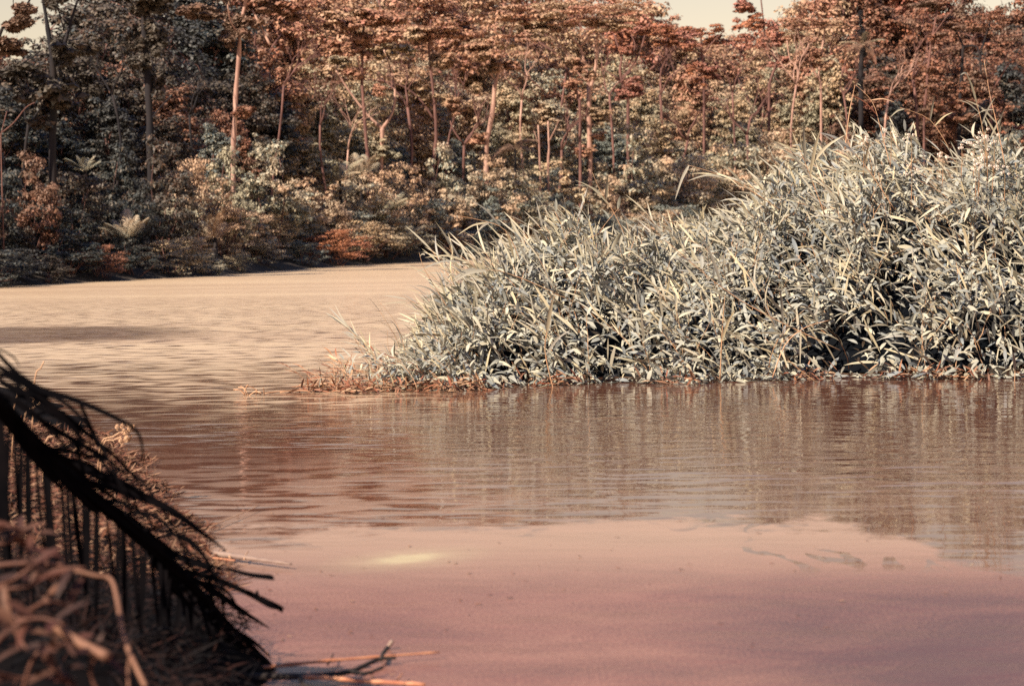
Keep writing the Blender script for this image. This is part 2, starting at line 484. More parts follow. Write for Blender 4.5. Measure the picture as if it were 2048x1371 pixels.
# ------------------------------------------------------------------ leaves in bulk
def unit(a):
    return a / np.maximum(np.linalg.norm(a, axis=1, keepdims=True), 1e-9)
def rhomb_leaves(C, Nn, ln, wd):
    n = len(C)
    Nn = unit(Nn)
    r = rng.normal(size=(n, 3))
    T = unit(np.cross(Nn, r)); B = np.cross(Nn, T)
    ln = ln * rng.uniform(0.65, 1.3, (n, 1)) * 0.5; wd = wd * rng.uniform(0.7, 1.2, (n, 1)) * 0.5
    V = np.stack([C - T * ln, C + B * wd - Nn * wd * 0.2, C + T * ln, C - B * wd - Nn * wd * 0.2], 1).reshape(-1, 3)
    return V, np.arange(4 * n).reshape(n, 4)
def clump_leaves(cents, rx, rz, n_each, ln, wd, upb=0.55, shell=0.75):
    Cs = []; Ns = []
    subs = []
    for (c, k) in cents:
        m_ = 5
        for q in range(m_):
            d = rng.normal(size=3) * np.array([rx, rx, rz * 1.5]) * k * 0.52
            subs.append((tuple(np.array(c) + d), k * float(rng.uniform(.32, .68)), m_ * k))
    for (c, k, den) in subs:
        n = max(4, int(n_each * k * 1.9 / 5))
        d = unit(rng.normal(size=(n, 3)))
        d[:, 2] = np.abs(d[:, 2]) * np.where(rng.random(n) < 0.85, 1, -0.5)
        rr = rng.uniform(0.3, 1.25, (n, 1)) ** 0.6
        S = np.array([rx * k, rx * k, rz * k])
        wob = 1 + 0.30 * np.sin(d[:, :1] * 5 + c[0]) * np.cos(d[:, 1:2] * 6 + c[1])
        P = np.array(c) + d * S * rr * wob
        Cs.append(P)
        Ns.append(unit(d / S) * 0.8 + np.array([0, 0, upb]) + rng.normal(size=(n, 3)) * 0.30)
    return rhomb_leaves(np.concatenate(Cs), np.concatenate(Ns), ln, wd)

def branch(mb, a, b, r0, r1, wob=0.08, n=5, seg=5, rr=rnd):
    a = Vector(a); b = Vector(b); L_ = (b - a).length
    pts = []
    off = Vector((rr.uniform(-1, 1), rr.uniform(-1, 1), rr.uniform(-0.3, 0.9))) * wob * L_
    off2 = Vector((rr.uniform(-1, 1), rr.uniform(-1, 1), rr.uniform(-0.5, 0.5))) * wob * 0.5 * L_
    for i in range(seg + 1):
        t = i / seg
        pts.append(a.lerp(b, t) + off * math.sin(math.pi * t) + off2 * math.sin(2 * math.pi * t))
    mb.tube(pts, [r0 + (r1 - r0) * i / seg for i in range(seg + 1)], n)
    return pts

def tree_template(seed, H, Rr, zb, ncl, nleaf, flat, ln, wd):
    rr = random.Random(seed)
    mb = MB()
    fork = Vector((rr.uniform(-.4, .4), rr.uniform(-.4, .4), H * zb))
    r0 = H * 0.014
    branch(mb, (0, 0, -0.6), fork, r0 * 1.3, r0 * 0.85, 0.03, 7, 6, rr)
    nl = rr.randint(4, 6)
    tips = []
    for k in range(nl):
        an = k * 2 * math.pi / nl + rr.uniform(-.4, .4)
        rad = Rr * rr.uniform(.4, .62)
        tip = Vector((math.cos(an) * rad, math.sin(an) * rad, H * rr.uniform(.78, .88)))
        pts = branch(mb, fork, tip, r0 * 0.6, r0 * 0.25, 0.12, 5, 5, rr)
        tips.append(pts)
    cents = []
    for i in range(ncl):
        an = rr.uniform(0, 2 * math.pi); q = math.sqrt(rr.random())
        rad = Rr * q * 0.86
        z = H * (0.95 - flat * q * q * 0.30) - rr.random() ** 2 * H * 0.22
        c = Vector((math.cos(an) * rad, math.sin(an) * rad, z))
        cents.append((tuple(c), rr.uniform(.65, 1.2)))
        best = min(((p - c).length, p) for pts in tips for p in pts[2:])[1] if False else min([p for pts in tips for p in pts[2:]], key=lambda p: (p - c).length)
        branch(mb, best, c, r0 * 0.22, r0 * 0.08, 0.12, 4, 3, rr)
    V, Q = clump_leaves(cents, Rr * 0.30, H * 0.052, nleaf / ncl, ln, wd)
    return mb, V, Q

def shrub_template(seed, H, Rr, ncl, nleaf, ln, wd):
    rr = random.Random(seed)
    mb = MB(); cents = []
    for i in range(ncl):
        an = rr.uniform(0, 2 * math.pi); q = math.sqrt(rr.random())
        rad = Rr * q * 0.85
        zt = H * (1 - 0.45 * q * q)
        z = zt * (0.12 + 0.80 * rr.random() ** 0.6)
        c = Vector((math.cos(an) * rad, math.sin(an) * rad, z))
        cents.append((tuple(c), rr.uniform(.6, 1.25)))
        if i % 3 == 0:
            branch(mb, (rr.uniform(-.25, .25), rr.uniform(-.25, .25), -0.4), c, H * 0.012, H * 0.004, 0.1, 4, 4, rr)
    V, Q = clump_leaves(cents, Rr * 0.33, H * 0.085, nleaf / ncl, ln, wd, 0.5)
    return mb, V, Q

def make_tpl(kind, name_thing, cat, mb, V, Q, bark, crown_name):
    root = bpy.data.objects.new(name_thing, None)
    tr = bpy.data.objects.new('trunk' if kind == 'tree' else 'stem', mb.mesh('trunk_mesh', bark)); tr.parent = root
    cr = bpy.data.objects.new(crown_name, mesh_np('crown_mesh', V, [Q], M['fol_grey'])); cr.parent = root
    root['category'] = cat
    return root, [tr, cr]

T_TREE = []
for i, (H, Rr, zb, ncl, nlf, fl, ln, wd) in enumerate([
        (16, 6.0, .50, 34, 13000, 1.0, .34, .20),
        (16, 6.8, .46, 38, 13000, 1.2, .32, .20),
        (16, 5.0, .42, 36, 13000, 1.8, .38, .24),
        (16, 5.4, .55, 26, 8000, 1.0, .32, .18),
        (16, 6.2, .40, 44, 15000, 1.7, .34, .22)]):
    T_TREE.append(make_tpl('tree', 'broadleaf_tree', 'tree', *tree_template(100 + i, H, Rr, zb, ncl, nlf, fl, ln, wd), M['bark_red'], 'crown'))
T_FULL = []
for i, (H, Rr, ncl, nlf) in enumerate([(16, 6.0, 90, 24000), (16, 7.0, 100, 26000), (16, 5.0, 80, 20000)]):
    rr_ = random.Random(250 + i); mb_ = MB(); cents_ = []
    branch(mb_, (0, 0, -.6), (rr_.uniform(-1, 1), 0, H * .8), .25, .08, .04, 6, 6, rr_)
    for j in range(ncl):
        an = rr_.uniform(0, 2 * math.pi); zt = rr_.random() ** 0.8
        prof = (1 - zt ** 2.6) ** .5 * (0.75 + .25 * math.sin(zt * 9 + i * 2)) + .08
        rad = Rr * prof * rr_.uniform(.55, .95)
        c = Vector((math.cos(an) * rad, math.sin(an) * rad, H * (.06 + .88 * zt)))
        cents_.append((tuple(c), rr_.uniform(.55, 1.25)))
        if j % 4 == 0: branch(mb_, (0, 0, c.z * .7), c, .09, .03, .08, 4, 3, rr_)
    V_, Q_ = clump_leaves(cents_, Rr * .26, H * .045, nlf / ncl, .42, .26, .75)
    T_FULL.append(make_tpl('tree', 'broadleaf_tree', 'tree', mb_, V_, Q_, M['bark_red'], 'crown'))
T_SHRUB = []
for i, (H, Rr, ncl, nlf, ln, wd) in enumerate([
        (5, 3.2, 26, 9000, .22, .13), (5, 3.8, 30, 10000, .20, .14), (5, 2.8, 22, 7500, .26, .13), (5, 3.4, 34, 10000, .19, .12)]):
    T_SHRUB.append(make_tpl('shrub', 'bank_shrub', 'shrub', *shrub_template(200 + i, H, Rr, ncl, nlf, ln, wd), M['bark_red'], 'foliage'))

def skyline(px):
    return lerp_tab([(-200, 30), (0, 60), (60, 95), (140, 95), (190, -10), (240, -60), (420, -75), (600, -70), (1000, -90), (1240, -70), (1320, 10), (1390, 40), (1500, 45),
                     (1570, 22), (1640, -20), (1720, -60), (1900, -60), (2000, -30), (2060, -20), (2200, -40)], px)
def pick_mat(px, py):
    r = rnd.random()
    if px < 330 and py < 330: return rnd.choice(['dark', 'dark', 'russet', 'dark', 'shaded_teal'])  # dark crowns on this side paint the shade of the bank
    if px < 330: return rnd.choice(['dark', 'shaded_teal', 'russet', 'shaded_teal'])
    if px < 560 and py < 200: return rnd.choice(['russet', 'dark', 'russet', 'shaded_teal'])
    if px > 1680 and py < 230: return rnd.choice(['russet', 'russet', 'dark', 'russet', 'shaded_teal', 'red'])
    if py < 110: return rnd.choice(['orange', 'orange', 'orange', 'tan', 'red'])  # high crowns coloured orange to paint warm light and pink haze
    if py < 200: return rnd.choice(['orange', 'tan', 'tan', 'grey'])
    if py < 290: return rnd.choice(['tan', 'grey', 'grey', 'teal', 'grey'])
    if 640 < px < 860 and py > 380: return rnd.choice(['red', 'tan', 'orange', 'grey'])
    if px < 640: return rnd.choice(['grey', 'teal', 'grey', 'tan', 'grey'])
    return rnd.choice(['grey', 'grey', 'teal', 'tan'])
MATWORD = dict(shaded_teal='shade-darkened', grey='grey-green', tan='tan-green', orange='orange-toned', red='reddish', dark='dark', russet='russet', teal='blue-green')
def zone_word(px):
    for lim, wd in ((120, 'below the bare branches by the sky gap'), (330, 'in the dark shaded stretch of the far bank'), (560, 'around the tall pale vine-hung trunk'),
                    (700, 'between the tall pale trunk and the forked pair'), (860, 'behind the palm fronds at the far waterline'), (1040, 'where the far waterline meets the reed thicket'),
                    (1250, 'around the big pale spreading tree'), (1420, 'under the widest sky gap'), (1650, 'between the sky gap and the dark palm'),
                    (1800, 'around the dark dead-fronded palm')):
        if px < lim: return wd
    return 'beyond the tallest reeds and seed stalks'
def place(tpl, H0, px, py, D, mat, what, row, name_parts, wmul=1.0):
    x = (px - 1024) / F * D
    zg = float(terrain_z([(x, D)])[0]) - 0.1
    zt = at(px, py, D).z
    s = max((zt - zg) / H0, 0.12)
    lab = f"{MATWORD[mat]} {what} {row} {zone_word(px)}"
    sw = s * wmul
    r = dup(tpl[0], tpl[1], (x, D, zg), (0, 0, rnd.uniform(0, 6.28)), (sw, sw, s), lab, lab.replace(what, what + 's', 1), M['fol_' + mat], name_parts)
    return r
# rows: depth factor, function of top pixel, spacing px, kind
def rows():
    # shoreline shrubs
    px = -170
    while px < 2200:
        sy = lerp_tab(shore_px, px)
        D = shore_D(px) * 0.995 + 0.2
        place(rnd.choice(T_SHRUB), 5, px + rnd.uniform(-14, 14), sy - rnd.uniform(45, 105), D + rnd.uniform(0, 1.5), pick_mat(px, 450), 'shrub', 'low at the waterline', ('foliage',), rnd.uniform(1.0, 1.5))
        px += rnd.uniform(46, 66) * (1.0 if px > 500 else 1.15)
    px = -170
    while px < 2200:
        D = shore_D(px) * 1.035 + 3
        sy = lerp_tab(shore_px, px)
        place(rnd.choice(T_SHRUB), 5, px + rnd.uniform(-14, 14), sy - rnd.uniform(120, 190), D, pick_mat(px, 380), 'shrub', 'above the waterline', ('foliage',), rnd.uniform(0.65, 0.9))
        px += rnd.uniform(52, 78)
    px = -170
    while px < 2200:
        D = shore_D(px) * 1.045 + 2.5
        t = 300 if px < 600 else (322 if px < 1250 else 285)
        place(rnd.choice(T_SHRUB + T_TREE[4:]), 5 if False else 5, px, t + rnd.uniform(-28, 24), D, pick_mat(px, 300), 'shrub', 'halfway up the bank', ('foliage', 'crown'), 0.62) if False else None
        tpl = rnd.choice(T_SHRUB)
        place(tpl, 5, px + rnd.uniform(-14, 14), t + rnd.uniform(-28, 24), D, pick_mat(px, 300), 'shrub', 'halfway up the bank', ('foliage',), rnd.uniform(0.5, 0.7))
        px += rnd.uniform(64, 92)
    for (k, add, tf, sp, row, tset) in (
            (1.13, 4, lambda p: 262 if 330 < p < 1600 else 215, (84, 112), 'in the lower rank', T_FULL),
            (1.19, 6, lambda p: 195 if 330 < p < 1600 else 120, (80, 104), 'in the middle rank', T_FULL),
            (1.27, 6, lambda p: 130 if 330 < p < 1600 else 95, (74, 96), 'in the upper rank', T_FULL + T_TREE),
            (1.38, 8, lambda p: 0.6 * skyline(p) + 46, (66, 88), 'high behind the others', T_FULL[:2] + T_TREE),
            (1.52, 10, lambda p: skyline(p), (58, 78), 'on the skyline', T_TREE + T_FULL[:1])):
        px = -190
        while px < 2230:
            D = shore_D(px) * k + add
            j = rnd.uniform(-30, 30) if row != 'on the skyline' else rnd.uniform(-6, 18)
            wm = rnd.uniform(0.65, 0.95)
            if px < 400: wm *= 1.1
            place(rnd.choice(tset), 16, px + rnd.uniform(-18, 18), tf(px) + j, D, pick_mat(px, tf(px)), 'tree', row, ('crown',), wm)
            px += rnd.uniform(*sp)
rows()

# ------------------------------------------------------------------ trees whose trunks show: limbs follow what can be seen of them
def hero_tree(D, limbs, crowns, bark, mat, label, name='broadleaf_tree', ln=.30, wd=.18, dens=620):
    """limbs: (list of (px, py), r0 px, r1 px); crowns: (px, py, rx px, rz px)"""
    s = D / F
    base = limbs[0][0][0]
    bx = (base[0] - 1024) * s
    zg = float(terrain_z([(bx, D)])[0])
    org = Vector((bx, D, zg))
    mb = MB()
    for k, (pl, r0, r1) in enumerate(limbs):
        pts = []
        dy0 = 0 if k == 0 else rnd.uniform(-1, 1)
        for i, (a, b) in enumerate(pl):
            dd = D + dy0 * (i / len(pl)) * 2.2
            pts.append(at(a, b, dd) - org)
        if k == 0:
            pts.insert(0, Vector((0.15, 0, -0.4)))
        pts = smooth_path(pts, 3)
        n = len(pts)
        mb.tube(pts, [(r0 + (r1 - r0) * i / (n - 1)) * s * 0.36 * (1 + .12 * math.sin(i * 1.7)) for i in range(n)], 7)
    t = thing(name, label, 'tree', org)
    obj('trunk', mb.mesh('trunk_mesh', bark), t)
    if crowns:
        pl = limbs[0][0]
        crowns = list(crowns)
        for q in range(4):
            f = rnd.uniform(.05, .9) * (len(pl) - 1); i = int(f)
            crowns.append((pl[i][0] + rnd.choice((-1, 1)) * rnd.uniform(4, 26), pl[i][1] + (pl[i + 1][1] - pl[i][1]) * (f - i), rnd.uniform(14, 26), rnd.uniform(10, 18)))
        Vs = []; Qs = []; nv = 0
        for (a, b, rx, rz) in crowns:
            cents = []
            for q in range(max(3, int(rx / 12))):
                an = rnd.uniform(0, 6.28); rr_ = math.sqrt(rnd.random()) * 0.8
                dx = math.cos(an) * rr_ * rx; dyy = math.sin(an) * rr_ * rx * 0.8
                c = at(a + dx, b + (rr_ ** 2) * rz * 0.7 + rnd.uniform(-.35, .35) * rz, D + dyy * s) - org
                cents.append((tuple(c), rnd.uniform(.7, 1.2)))
            V, Q = clump_leaves(cents, max(rx * 0.36, 14) * s, max(rz * 0.33, 7) * s, dens, ln, wd)
            Vs.append(V); Qs.append(Q + nv); nv += len(V)
        obj('crown', mesh_np('crown_mesh', np.concatenate(Vs), [np.concatenate(Qs)], M['fol_' + mat]), t)
    return t
P_ = M['bark_pale']; RD = M['bark_red']; DK = M['bark_dark']
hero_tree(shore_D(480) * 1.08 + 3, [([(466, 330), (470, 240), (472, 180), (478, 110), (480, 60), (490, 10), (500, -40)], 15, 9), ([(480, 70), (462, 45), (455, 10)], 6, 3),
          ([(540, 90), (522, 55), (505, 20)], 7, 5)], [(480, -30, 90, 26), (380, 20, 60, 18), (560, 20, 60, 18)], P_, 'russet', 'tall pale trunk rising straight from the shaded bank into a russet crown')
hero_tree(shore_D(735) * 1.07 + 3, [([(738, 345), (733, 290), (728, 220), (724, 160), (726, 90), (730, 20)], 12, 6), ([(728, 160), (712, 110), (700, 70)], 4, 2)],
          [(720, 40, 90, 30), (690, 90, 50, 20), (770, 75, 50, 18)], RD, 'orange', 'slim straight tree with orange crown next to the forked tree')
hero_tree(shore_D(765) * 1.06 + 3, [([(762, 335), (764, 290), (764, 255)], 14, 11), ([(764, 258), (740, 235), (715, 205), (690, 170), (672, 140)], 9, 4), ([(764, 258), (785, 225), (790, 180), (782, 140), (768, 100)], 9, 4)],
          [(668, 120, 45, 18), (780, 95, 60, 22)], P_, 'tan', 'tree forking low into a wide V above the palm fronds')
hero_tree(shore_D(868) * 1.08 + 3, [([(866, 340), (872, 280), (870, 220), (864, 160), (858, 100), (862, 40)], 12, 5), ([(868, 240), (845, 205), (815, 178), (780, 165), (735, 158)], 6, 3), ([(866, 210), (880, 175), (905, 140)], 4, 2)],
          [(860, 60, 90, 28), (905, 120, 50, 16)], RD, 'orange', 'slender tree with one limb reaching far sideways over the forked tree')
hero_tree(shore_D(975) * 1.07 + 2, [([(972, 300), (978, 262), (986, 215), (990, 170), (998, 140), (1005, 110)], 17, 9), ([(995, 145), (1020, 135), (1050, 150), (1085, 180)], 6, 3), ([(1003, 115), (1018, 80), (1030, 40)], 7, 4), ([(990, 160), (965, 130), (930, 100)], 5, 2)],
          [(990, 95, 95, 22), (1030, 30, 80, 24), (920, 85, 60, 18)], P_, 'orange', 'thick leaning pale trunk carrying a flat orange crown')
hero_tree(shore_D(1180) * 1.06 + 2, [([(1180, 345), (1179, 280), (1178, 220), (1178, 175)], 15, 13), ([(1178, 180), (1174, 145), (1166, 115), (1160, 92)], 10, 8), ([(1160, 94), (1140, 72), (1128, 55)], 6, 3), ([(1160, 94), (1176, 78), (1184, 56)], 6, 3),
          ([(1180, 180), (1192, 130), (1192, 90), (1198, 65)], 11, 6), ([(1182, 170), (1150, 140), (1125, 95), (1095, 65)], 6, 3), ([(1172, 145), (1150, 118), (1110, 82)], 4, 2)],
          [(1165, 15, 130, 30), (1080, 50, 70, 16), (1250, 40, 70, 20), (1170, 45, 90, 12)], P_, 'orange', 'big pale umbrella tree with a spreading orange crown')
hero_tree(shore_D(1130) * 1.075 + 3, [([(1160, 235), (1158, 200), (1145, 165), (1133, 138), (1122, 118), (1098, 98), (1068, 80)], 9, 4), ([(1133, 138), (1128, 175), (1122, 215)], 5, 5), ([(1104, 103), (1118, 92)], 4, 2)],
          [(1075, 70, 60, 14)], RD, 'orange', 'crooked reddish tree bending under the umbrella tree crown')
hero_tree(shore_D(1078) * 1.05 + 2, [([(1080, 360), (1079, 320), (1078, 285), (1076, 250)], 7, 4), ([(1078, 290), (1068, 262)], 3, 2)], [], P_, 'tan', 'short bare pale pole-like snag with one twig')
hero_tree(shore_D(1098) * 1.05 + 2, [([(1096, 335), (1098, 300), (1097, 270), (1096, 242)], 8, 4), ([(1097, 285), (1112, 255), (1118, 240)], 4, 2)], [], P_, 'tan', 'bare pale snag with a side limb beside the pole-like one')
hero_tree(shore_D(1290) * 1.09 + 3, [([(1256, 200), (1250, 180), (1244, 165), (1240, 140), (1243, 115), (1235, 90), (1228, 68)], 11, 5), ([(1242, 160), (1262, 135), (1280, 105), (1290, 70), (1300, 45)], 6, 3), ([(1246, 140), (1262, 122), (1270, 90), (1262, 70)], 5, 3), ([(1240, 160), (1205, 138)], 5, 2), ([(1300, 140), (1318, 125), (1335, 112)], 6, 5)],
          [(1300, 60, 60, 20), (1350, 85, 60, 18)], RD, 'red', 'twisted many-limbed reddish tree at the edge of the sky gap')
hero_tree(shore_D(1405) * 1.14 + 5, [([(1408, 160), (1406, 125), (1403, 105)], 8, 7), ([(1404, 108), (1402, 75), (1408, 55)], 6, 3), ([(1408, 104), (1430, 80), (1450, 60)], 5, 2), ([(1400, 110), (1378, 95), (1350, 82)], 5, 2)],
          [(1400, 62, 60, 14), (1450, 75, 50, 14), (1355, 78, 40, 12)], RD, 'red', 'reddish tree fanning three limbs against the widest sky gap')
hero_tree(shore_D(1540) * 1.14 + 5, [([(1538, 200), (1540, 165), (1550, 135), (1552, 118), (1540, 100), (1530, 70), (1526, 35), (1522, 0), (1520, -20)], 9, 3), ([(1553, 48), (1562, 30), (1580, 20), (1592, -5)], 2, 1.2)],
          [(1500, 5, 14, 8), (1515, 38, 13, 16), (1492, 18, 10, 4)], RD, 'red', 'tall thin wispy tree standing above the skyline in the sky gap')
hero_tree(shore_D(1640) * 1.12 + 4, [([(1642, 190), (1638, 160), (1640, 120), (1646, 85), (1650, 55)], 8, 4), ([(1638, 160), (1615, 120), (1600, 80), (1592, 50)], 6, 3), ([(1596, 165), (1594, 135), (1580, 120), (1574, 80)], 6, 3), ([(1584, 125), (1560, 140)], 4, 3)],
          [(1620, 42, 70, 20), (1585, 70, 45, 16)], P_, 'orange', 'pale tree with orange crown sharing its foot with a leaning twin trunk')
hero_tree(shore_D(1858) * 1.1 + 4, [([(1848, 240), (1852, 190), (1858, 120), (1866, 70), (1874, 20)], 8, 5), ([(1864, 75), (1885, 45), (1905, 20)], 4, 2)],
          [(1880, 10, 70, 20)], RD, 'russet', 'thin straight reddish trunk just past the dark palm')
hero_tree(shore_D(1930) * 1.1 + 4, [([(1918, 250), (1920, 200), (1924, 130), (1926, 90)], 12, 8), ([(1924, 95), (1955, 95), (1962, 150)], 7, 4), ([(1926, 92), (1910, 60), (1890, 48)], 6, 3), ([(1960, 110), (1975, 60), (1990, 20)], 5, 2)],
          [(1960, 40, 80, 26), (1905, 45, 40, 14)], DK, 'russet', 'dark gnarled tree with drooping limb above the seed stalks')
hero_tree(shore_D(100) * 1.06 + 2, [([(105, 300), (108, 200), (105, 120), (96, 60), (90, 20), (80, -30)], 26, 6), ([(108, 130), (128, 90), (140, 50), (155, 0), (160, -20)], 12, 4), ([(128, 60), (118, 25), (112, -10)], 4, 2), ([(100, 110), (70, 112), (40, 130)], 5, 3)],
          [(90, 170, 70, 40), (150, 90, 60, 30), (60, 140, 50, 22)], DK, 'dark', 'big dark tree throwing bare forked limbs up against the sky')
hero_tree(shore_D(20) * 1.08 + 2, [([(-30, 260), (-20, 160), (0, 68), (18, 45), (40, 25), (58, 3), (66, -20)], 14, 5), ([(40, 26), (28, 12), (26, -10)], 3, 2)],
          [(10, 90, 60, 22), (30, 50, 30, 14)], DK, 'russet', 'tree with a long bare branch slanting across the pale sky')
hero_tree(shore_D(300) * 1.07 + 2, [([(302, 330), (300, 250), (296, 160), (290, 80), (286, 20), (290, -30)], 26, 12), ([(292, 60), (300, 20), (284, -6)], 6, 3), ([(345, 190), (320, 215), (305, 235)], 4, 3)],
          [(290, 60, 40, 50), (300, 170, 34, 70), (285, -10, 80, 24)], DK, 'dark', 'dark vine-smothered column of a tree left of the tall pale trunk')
hero_tree(shore_D(10) * 1.03 + 1, [([(2, 300), (4, 262), (14, 222)], 4, 2), ([(4, 265), (28, 245), (52, 215), (70, 205)], 4, 2)], [], RD, 'dark', 'small bare pale forked snag low against the dark trees')

def bare_tree(px, py0, py1, D, bark, label, lean=0.0):
    s = D / F
    x0 = (px - 1024) * s; zg = float(terrain_z([(x0, D)])[0]) - .3
    org = Vector((x0, D, zg)); mb = MB()
    top = at(px + lean, py0, D) - org
    fork = at(px + lean * .6, py1, D) - org
    base_r = rnd.uniform(.07, .13) * D / 130
    pts = branch(mb, (0, 0, 0), fork, base_r, base_r * .75, .05, 6, 7)
    def grow(p, d, L_, r, lv):
        q = p + d * L_
        branch(mb, p, q, r, r * .55, .10, 5 if lv < 2 else 4, 4)
        if lv >= 3: return
        for k in range(2 if lv else 3):
            nd = (d + Vector((rnd.uniform(-1, 1), rnd.uniform(-.6, .6), rnd.uniform(-.25, .55))) * .75).normalized()
            grow(p + d * L_ * rnd.uniform(.55, 1.0), nd, L_ * rnd.uniform(.55, .8), r * .55, lv + 1)
    h = (top - fork).length
    for k in range(rnd.choice((2, 3))):
        d = Vector((rnd.uniform(-.9, .9), rnd.uniform(-.4, .4), 1)).normalized()
        grow(fork, d, h * .55, base_r * .62, 0)
    t = thing('bare_tree', label, 'tree', org)
    obj('trunk', mb.mesh('bare_tree_mesh', bark), t)
BT = [(640, 150, 250, RD, 0), (690, 200, 300, P_, 10), (822, 110, 215, RD, -12), (905, 120, 230, RD, 8), (940, 190, 290, RD, -20), (1035, 90, 200, P_, 14), (1128, 200, 300, RD, -8), (1215, 90, 190, RD, 6), (1330, 90, 190, RD, -16), (1370, 190, 280, RD, 10),
      (1460, 90, 185, RD, 8), (1500, 170, 270, RD, -10), (1590, 60, 170, P_, 4), (1680, 80, 190, RD, 12), (1780, 90, 200, P_, -6), (1820, 40, 160, RD, 10), (1990, 60, 190, RD, -14), (560, 60, 170, RD, 12), (385, 120, 230, DK, -10), (220, 60, 190, DK, 8), (60, 150, 250, DK, -6)]
bt_where = ['left of the slim straight orange tree', 'just before the slim straight orange tree', 'under the long sideways limb', 'between the slender limb tree and the thick leaning trunk', 'low beside the thick leaning trunk', 'over the thick leaning trunk',
            'low before the big umbrella tree', 'on the far flank of the umbrella tree', 'below the edge of the sky gap', 'low below the sky gap', 'between the fan-limbed and the wispy tree', 'low under the wispy skyline tree', 'beside the pale orange-crowned tree',
            'just before the dark palm', 'just past the dark palm', 'high beside the thin straight reddish trunk', 'above the tall seed stalks', 'past the tall pale trunk', 'between the dark column and the tall pale trunk', 'between the big dark tree and the dark column', 'in front of the big dark tree']
for (px, y0, y1, bk, ln_), w_ in zip(BT, bt_where):
    bare_tree(px, y0, y1, shore_D(px) * (1.075 if y1 > 240 else 1.12) + 3, bk, ('pale' if bk is P_ else 'dark' if bk is DK else 'reddish') + ' branching bare tree ' + w_, ln_)
# palms ------------------------------------------------------------
def frond_mesh(L_, wl_, n=22, droop=0.5, mat=None, stiff=0.0):
    mb = MB()
    pts = [Vector((L_ * t * (1 - 0.12 * t), 0, L_ * (0.55 * t - droop * t * t))) for t in [i / 10 for i in range(11)]]
    mb.tube(pts, [0.03 * L_ / 3 * (1 - 0.8 * i / 10) for i in range(11)], 4)
    for i in range(2, n):
        t = i / n
        p = pts[0].lerp(pts[0], 0)
        f = t * 10; k = min(9, int(f)); p = pts[k].lerp(pts[k + 1], f - k)
        tg = (pts[k + 1] - pts[k]).normalized()
        ll = wl_ * math.sin(math.pi * min(1, 0.15 + t * 0.85)) ** 0.6
        for sg in (-1, 1):
            d = (tg * 0.7 + Vector((0, sg * 0.9, -0.12 - stiff))).normalized()
            q = [p, p + d * ll * 0.5 + Vector((0, 0, -0.02 * ll)), p + d * ll + Vector((0, 0, -0.28 * ll))]
            mb.strip(q, [0.035 * wl_, 0.05 * wl_, 0.004], Vector((0, 0, 1)), 0.2)
    return mb.mesh('frond_mesh', mat)
FM_tan = frond_mesh(3.0, 0.8, 22, 0.42, M['fol_tan'])
FM_grey = frond_mesh(3.0, 0.8, 22, 0.30, M['fol_grey'])
FM_dead = frond_mesh(3.0, 0.7, 18, 1.0, M['fol_russet'], 0.5)
def bush_palm(px, py_base, D, n, size, me, label):
    b = at(px, py_base, D)
    t = thing('bank_palm', label, 'palm', b)
    for k in range(n):
        o = obj('frond', me, t)
        o.rotation_euler = (rnd.uniform(-.15, .15), -rnd.uniform(0.05, 0.9), k * 2 * math.pi / n + rnd.uniform(-.3, .3))
        q = size * rnd.uniform(.8, 1.15); o.scale = (q, q, q)
    mb = MB(); mb.tube([(0, 0, -2.5), (0.03, 0, -0.8), (0, 0, 0.1)], [0.11, 0.10, 0.07], 7)
    obj('trunk', mb.mesh('palm_stub', M['bark_dark']), t)
bush_palm(755, 455, shore_D(755) + 2.5, 10, 0.9, FM_tan, 'tan palm with arching fronds at the far waterline beside red shrubs')
bush_palm(800, 500, shore_D(800) + 1.5, 9, 0.75, FM_tan, 'low broad palm drooping over the far waterline near the thicket tip')
bush_palm(770, 500, shore_D(770) + 1.0, 9, 0.65, FM_grey, 'grey-blue palm below the arching tan palm')
bush_palm(680, 365, shore_D(680) * 1.05 + 3, 9, 0.7, FM_tan, 'small upright palm below the slim straight tree')
bush_palm(722, 360, shore_D(722) * 1.05 + 3, 9, 0.7, FM_grey, 'small grey palm at the foot of the slim straight tree')
bush_palm(170, 345, shore_D(170) * 1.05 + 4, 8, 0.30, FM_grey, 'small palm tuft low in the dark shaded bank')
bush_palm(255, 480, shore_D(255) * 1.0 + 1.5, 10, 0.4, FM_grey, 'grey palm tuft near the water under the dark column tree')
bush_palm(1030, 300, shore_D(1030) * 1.05 + 2, 9, 0.8, FM_dead, 'russet withered palm between the leaning trunk and the bare snags')
bush_palm(430, 480, shore_D(430) * 1.0 + 1.5, 8, 0.5, FM_grey, 'grey palm tuft by the water below the tall pale trunk')
# the dark palm right of the sky gap
D = shore_D(1725) * 1.09 + 4
b = at(1722, 190, D)
t = thing('dead_fronded_palm', 'dark palm with hanging dead fronds and an upright dark spear on top', 'palm', b)
mb = MB(); q = [at(1722, 260, D) - b, at(1722, 190, D) - b, at(1722, 130, D) - b, at(1726, 95, D) - b]
mb.tube(smooth_path(q, 3), 0.28, 8); obj('trunk', mb.mesh('palm_trunk', M['bark_dark']), t)
for k in range(12):
    o = obj('frond', FM_dead if k % 3 else FM_tan, t, at(1725, 92, D) - b)
    o.rotation_euler = (0, -rnd.uniform(-0.5, 0.5), k * 0.52 + rnd.uniform(-.2, .2)); o.scale = (.95, .95, .95)
V, Q = clump_leaves([(tuple(at(1725, 62, D) - b), 1.0), (tuple(at(1724, 45, D) - b), .8), (tuple(at(1722, 140, D) - b), 1.1), (tuple(at(1720, 165, D) - b), .9)], 0.45, 0.9, 700, .3, .12)
obj('dead_leaf_mass', mesh_np('palm_mass', V, [Q], M['bark_dark']), t)
print('forest', len(bpy.data.objects))

